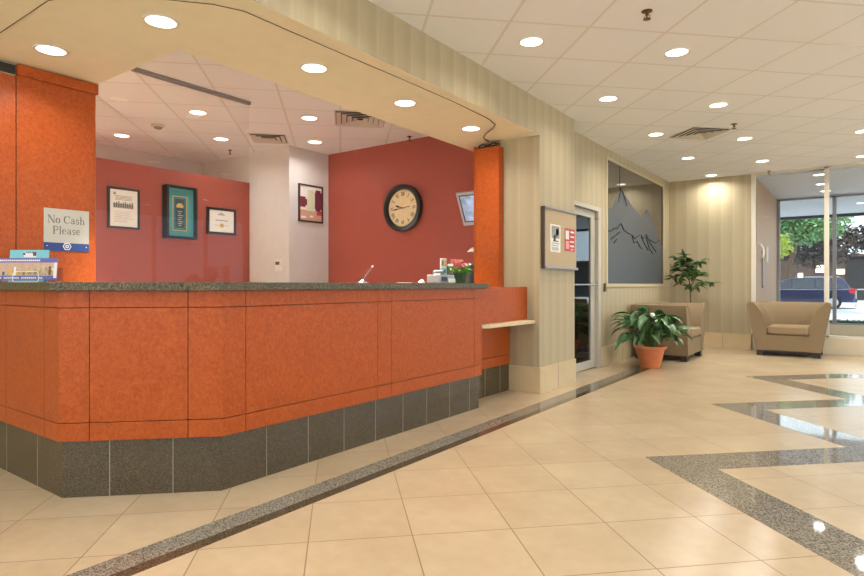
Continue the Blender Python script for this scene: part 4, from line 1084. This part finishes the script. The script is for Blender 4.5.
m = MB(); m.tube([(-2.05, 20.0, GZ), (-2.0, 20, 1.2), (-1.9, 20, 2.0)], [.05, .04, .02], 8); m.build('trunk', M['bark'], t, smooth=True)
m = MB(); leafcloud(m, (-1.86, 20, 2.3), (.27, .3, .36), 420, .12, rr); m.build('foliage', M['lime'], t)

bd = thing('brick_building', 'brown brick building with lit windows across the street', 'building', (-6, 60, GZ))
m = MB(); m.box(-22, -.905, 58, 66, GZ, 3.7); m.build('wall', M['brick'], bd)
for x, z0, z1, w_ in ((-2.95, 2.15, 2.75, .55), (-4.2, 1.6, 2.1, .35), (-1.7, 2.0, 2.4, .7), (-5.1, 1.2, 2.4, .3), (-7.5, 1.6, 2.4, 1.0)):
    m = MB(); m.box(x, x + w_, 57.9, 57.995, z0, z1); m.build('window', M['litwin'], bd)
bd = thing('dark_building', 'dark low building at the right edge across the street', 'building', (4, 58, GZ))
m = MB(); m.box(-.9, 22, 58, 66, GZ, 3.4); m.build('wall', M['darkbuild'], bd)
m = MB(); m.box(-.9, 22.2, 57.8, 66, 3.4, 3.6); m.build('roof_edge', M['brick'], bd)
for i in range(4):
    m = MB(); m.box(1.0 + i * 3.5, 3.2 + i * 3.5, 57.93, 57.995, .3, 2.4); m.build('window', M['carglass'], bd)
t = thing('bike_rail', 'thin grey metal hoop rail on the pavement behind the minivan', 'rail', (0.09, 41.5, GZ))
m = MB(); m.tube([(-.18, 41.5, GZ), (-.18, 41.5, .78), (-.12, 41.5, .86), (.3, 41.5, .86), (.36, 41.5, .78), (.36, 41.5, GZ)], .035, 8); m.build('hoop', M['greyalu'], t, smooth=True)


# parked minivan: local x = length (front at -x), side facing -y
car = thing('parked_minivan', 'dark navy blue minivan parked at the kerb outside', 'car', (-2.72, 39.5, GZ - .02))
LN = 5.1; HL = LN / 2
def body_ring(x):
    """half-section heights along the length"""
    xx = (x + HL) / LN
    return xx
out_body = [(-2.5, .35), (-2.55, .55), (-2.5, .78), (-2.2, .92), (-1.55, 1.02), (2.3, 1.05), (2.48, .95), (2.54, .70), (2.5, .34)]
m = MB(); rings = []
for yy, s in ((-.93, .97), (-.97, 1.0), (.97, 1.0), (.93, .97)):
    rings.append([(x * s, yy, .34 + (z - .34) * (1 if s == 1 else .98)) for x, z in out_body])
m.loft(rings); m.build('body', M['carblue'], car, local=True, bevel=.04, seg=3)
out_cab = [(-1.62, 1.02), (-.75, 1.60), (-.3, 1.70), (1.5, 1.72), (2.0, 1.66), (2.38, 1.05)]
m = MB(); rings = []
for yy, k in ((-.94, 0), (-.72, 1), (.72, 1), (.94, 0)):
    rings.append([(x, yy if z < 1.3 or k else math.copysign(.80, yy), z) for x, z in out_cab])
lo_, hi_ = [], []
m = MB()
base = [(x, z) for x, z in out_cab]
def cab(y, z): return y * (1 - .26 * (z - 1.02) / .7)
r0 = [(x, cab(-.93, z), z) for x, z in base]; r1 = [(x, cab(.93, z), z) for x, z in base]
m.loft([r0, r1]); m.build('cabin', M['carblue'], car, local=True, bevel=.04, seg=3)
def side_panel(pts, nm, mt, th=.012):
    m = MB(); a = [(x, cab(-.93, z) - .004, z) for x, z in pts]; b_ = [(x, cab(-.93, z) - .004 - th, z) for x, z in pts]
    m.loft([a, b_]); m.build(nm, mt, car, local=True)
side_panel([(-1.35, 1.10), (-.72, 1.53), (-.42, 1.58), (-.42, 1.10)], 'window', M['carglass'])
side_panel([(-.33, 1.10), (-.33, 1.59), (.66, 1.61), (.66, 1.10)], 'window', M['carglass'])
side_panel([(.76, 1.10), (.76, 1.61), (1.62, 1.59), (2.0, 1.12)], 'window', M['carglass'])
m = MB(); m.box(-1.5, 2.28, -.945, -.93, 1.035, 1.06); m.build('chrome_trim', M['hub'], car, local=True)
for x in (-1.62, 1.55):
    m = MB(); m.lathe([(.30, -.99), (.34, -.97), (.34, -.74), (.28, -.74)], (x, 0, .34), 32, 'y'); w_ = m.build('wheel', M['rubber'], car, local=True, smooth=True)
    m = MB(); m.lathe([(.24, -.985), (.24, -.998), (.10, -1.005), (.06, -1.02)], (x, 0, .34), 24, 'y'); h = m.build('hubcap', M['hub'], w_, local=True, smooth=True)
    m = MB(); m.lathe([(.39, -.975), (.39, -.95)], (x, 0, .36), 32, 'y'); m.build('wheel_arch', M['rubber'], car, local=True)
for x in (-1.62, 1.55):
    m = MB(); m.lathe([(.34, .74), (.34, .95)], (x, 0, .34), 24, 'y'); m.build('wheel', M['rubber'], car, local=True, smooth=True)
m = MB(); m.prism([(2.26, -.978), (2.53, -.978), (2.54, -.74), (2.44, -.74)], .84, 1.10); m.build('tail_lamp', M['tail'], car, local=True, bevel=.01)
for x in (-.45, .0):
    m = MB(); m.box(x, x + .18, -1.0, -.965, .88, .91); m.build('door_handle', M['carblue'], car, local=True, bevel=.005)
m = MB(); m.box(2.3, 2.62, -.9, .9, .36, .56); m.build('bumper', M['carblue'], car, local=True, bevel=.04, seg=3)
m = MB(); m.box(-1.55, -1.35, -1.12, -.93, 1.02, 1.16); m.build('wing_mirror', M['carblue'], car, local=True, bevel=.02)
m = MB(); m.box(-.2, 1.8, -.60, -.57, 1.73, 1.76); m.box(-.2, 1.8, .57, .60, 1.73, 1.76)
m.build('roof_rail', M['hub'], car, local=True)
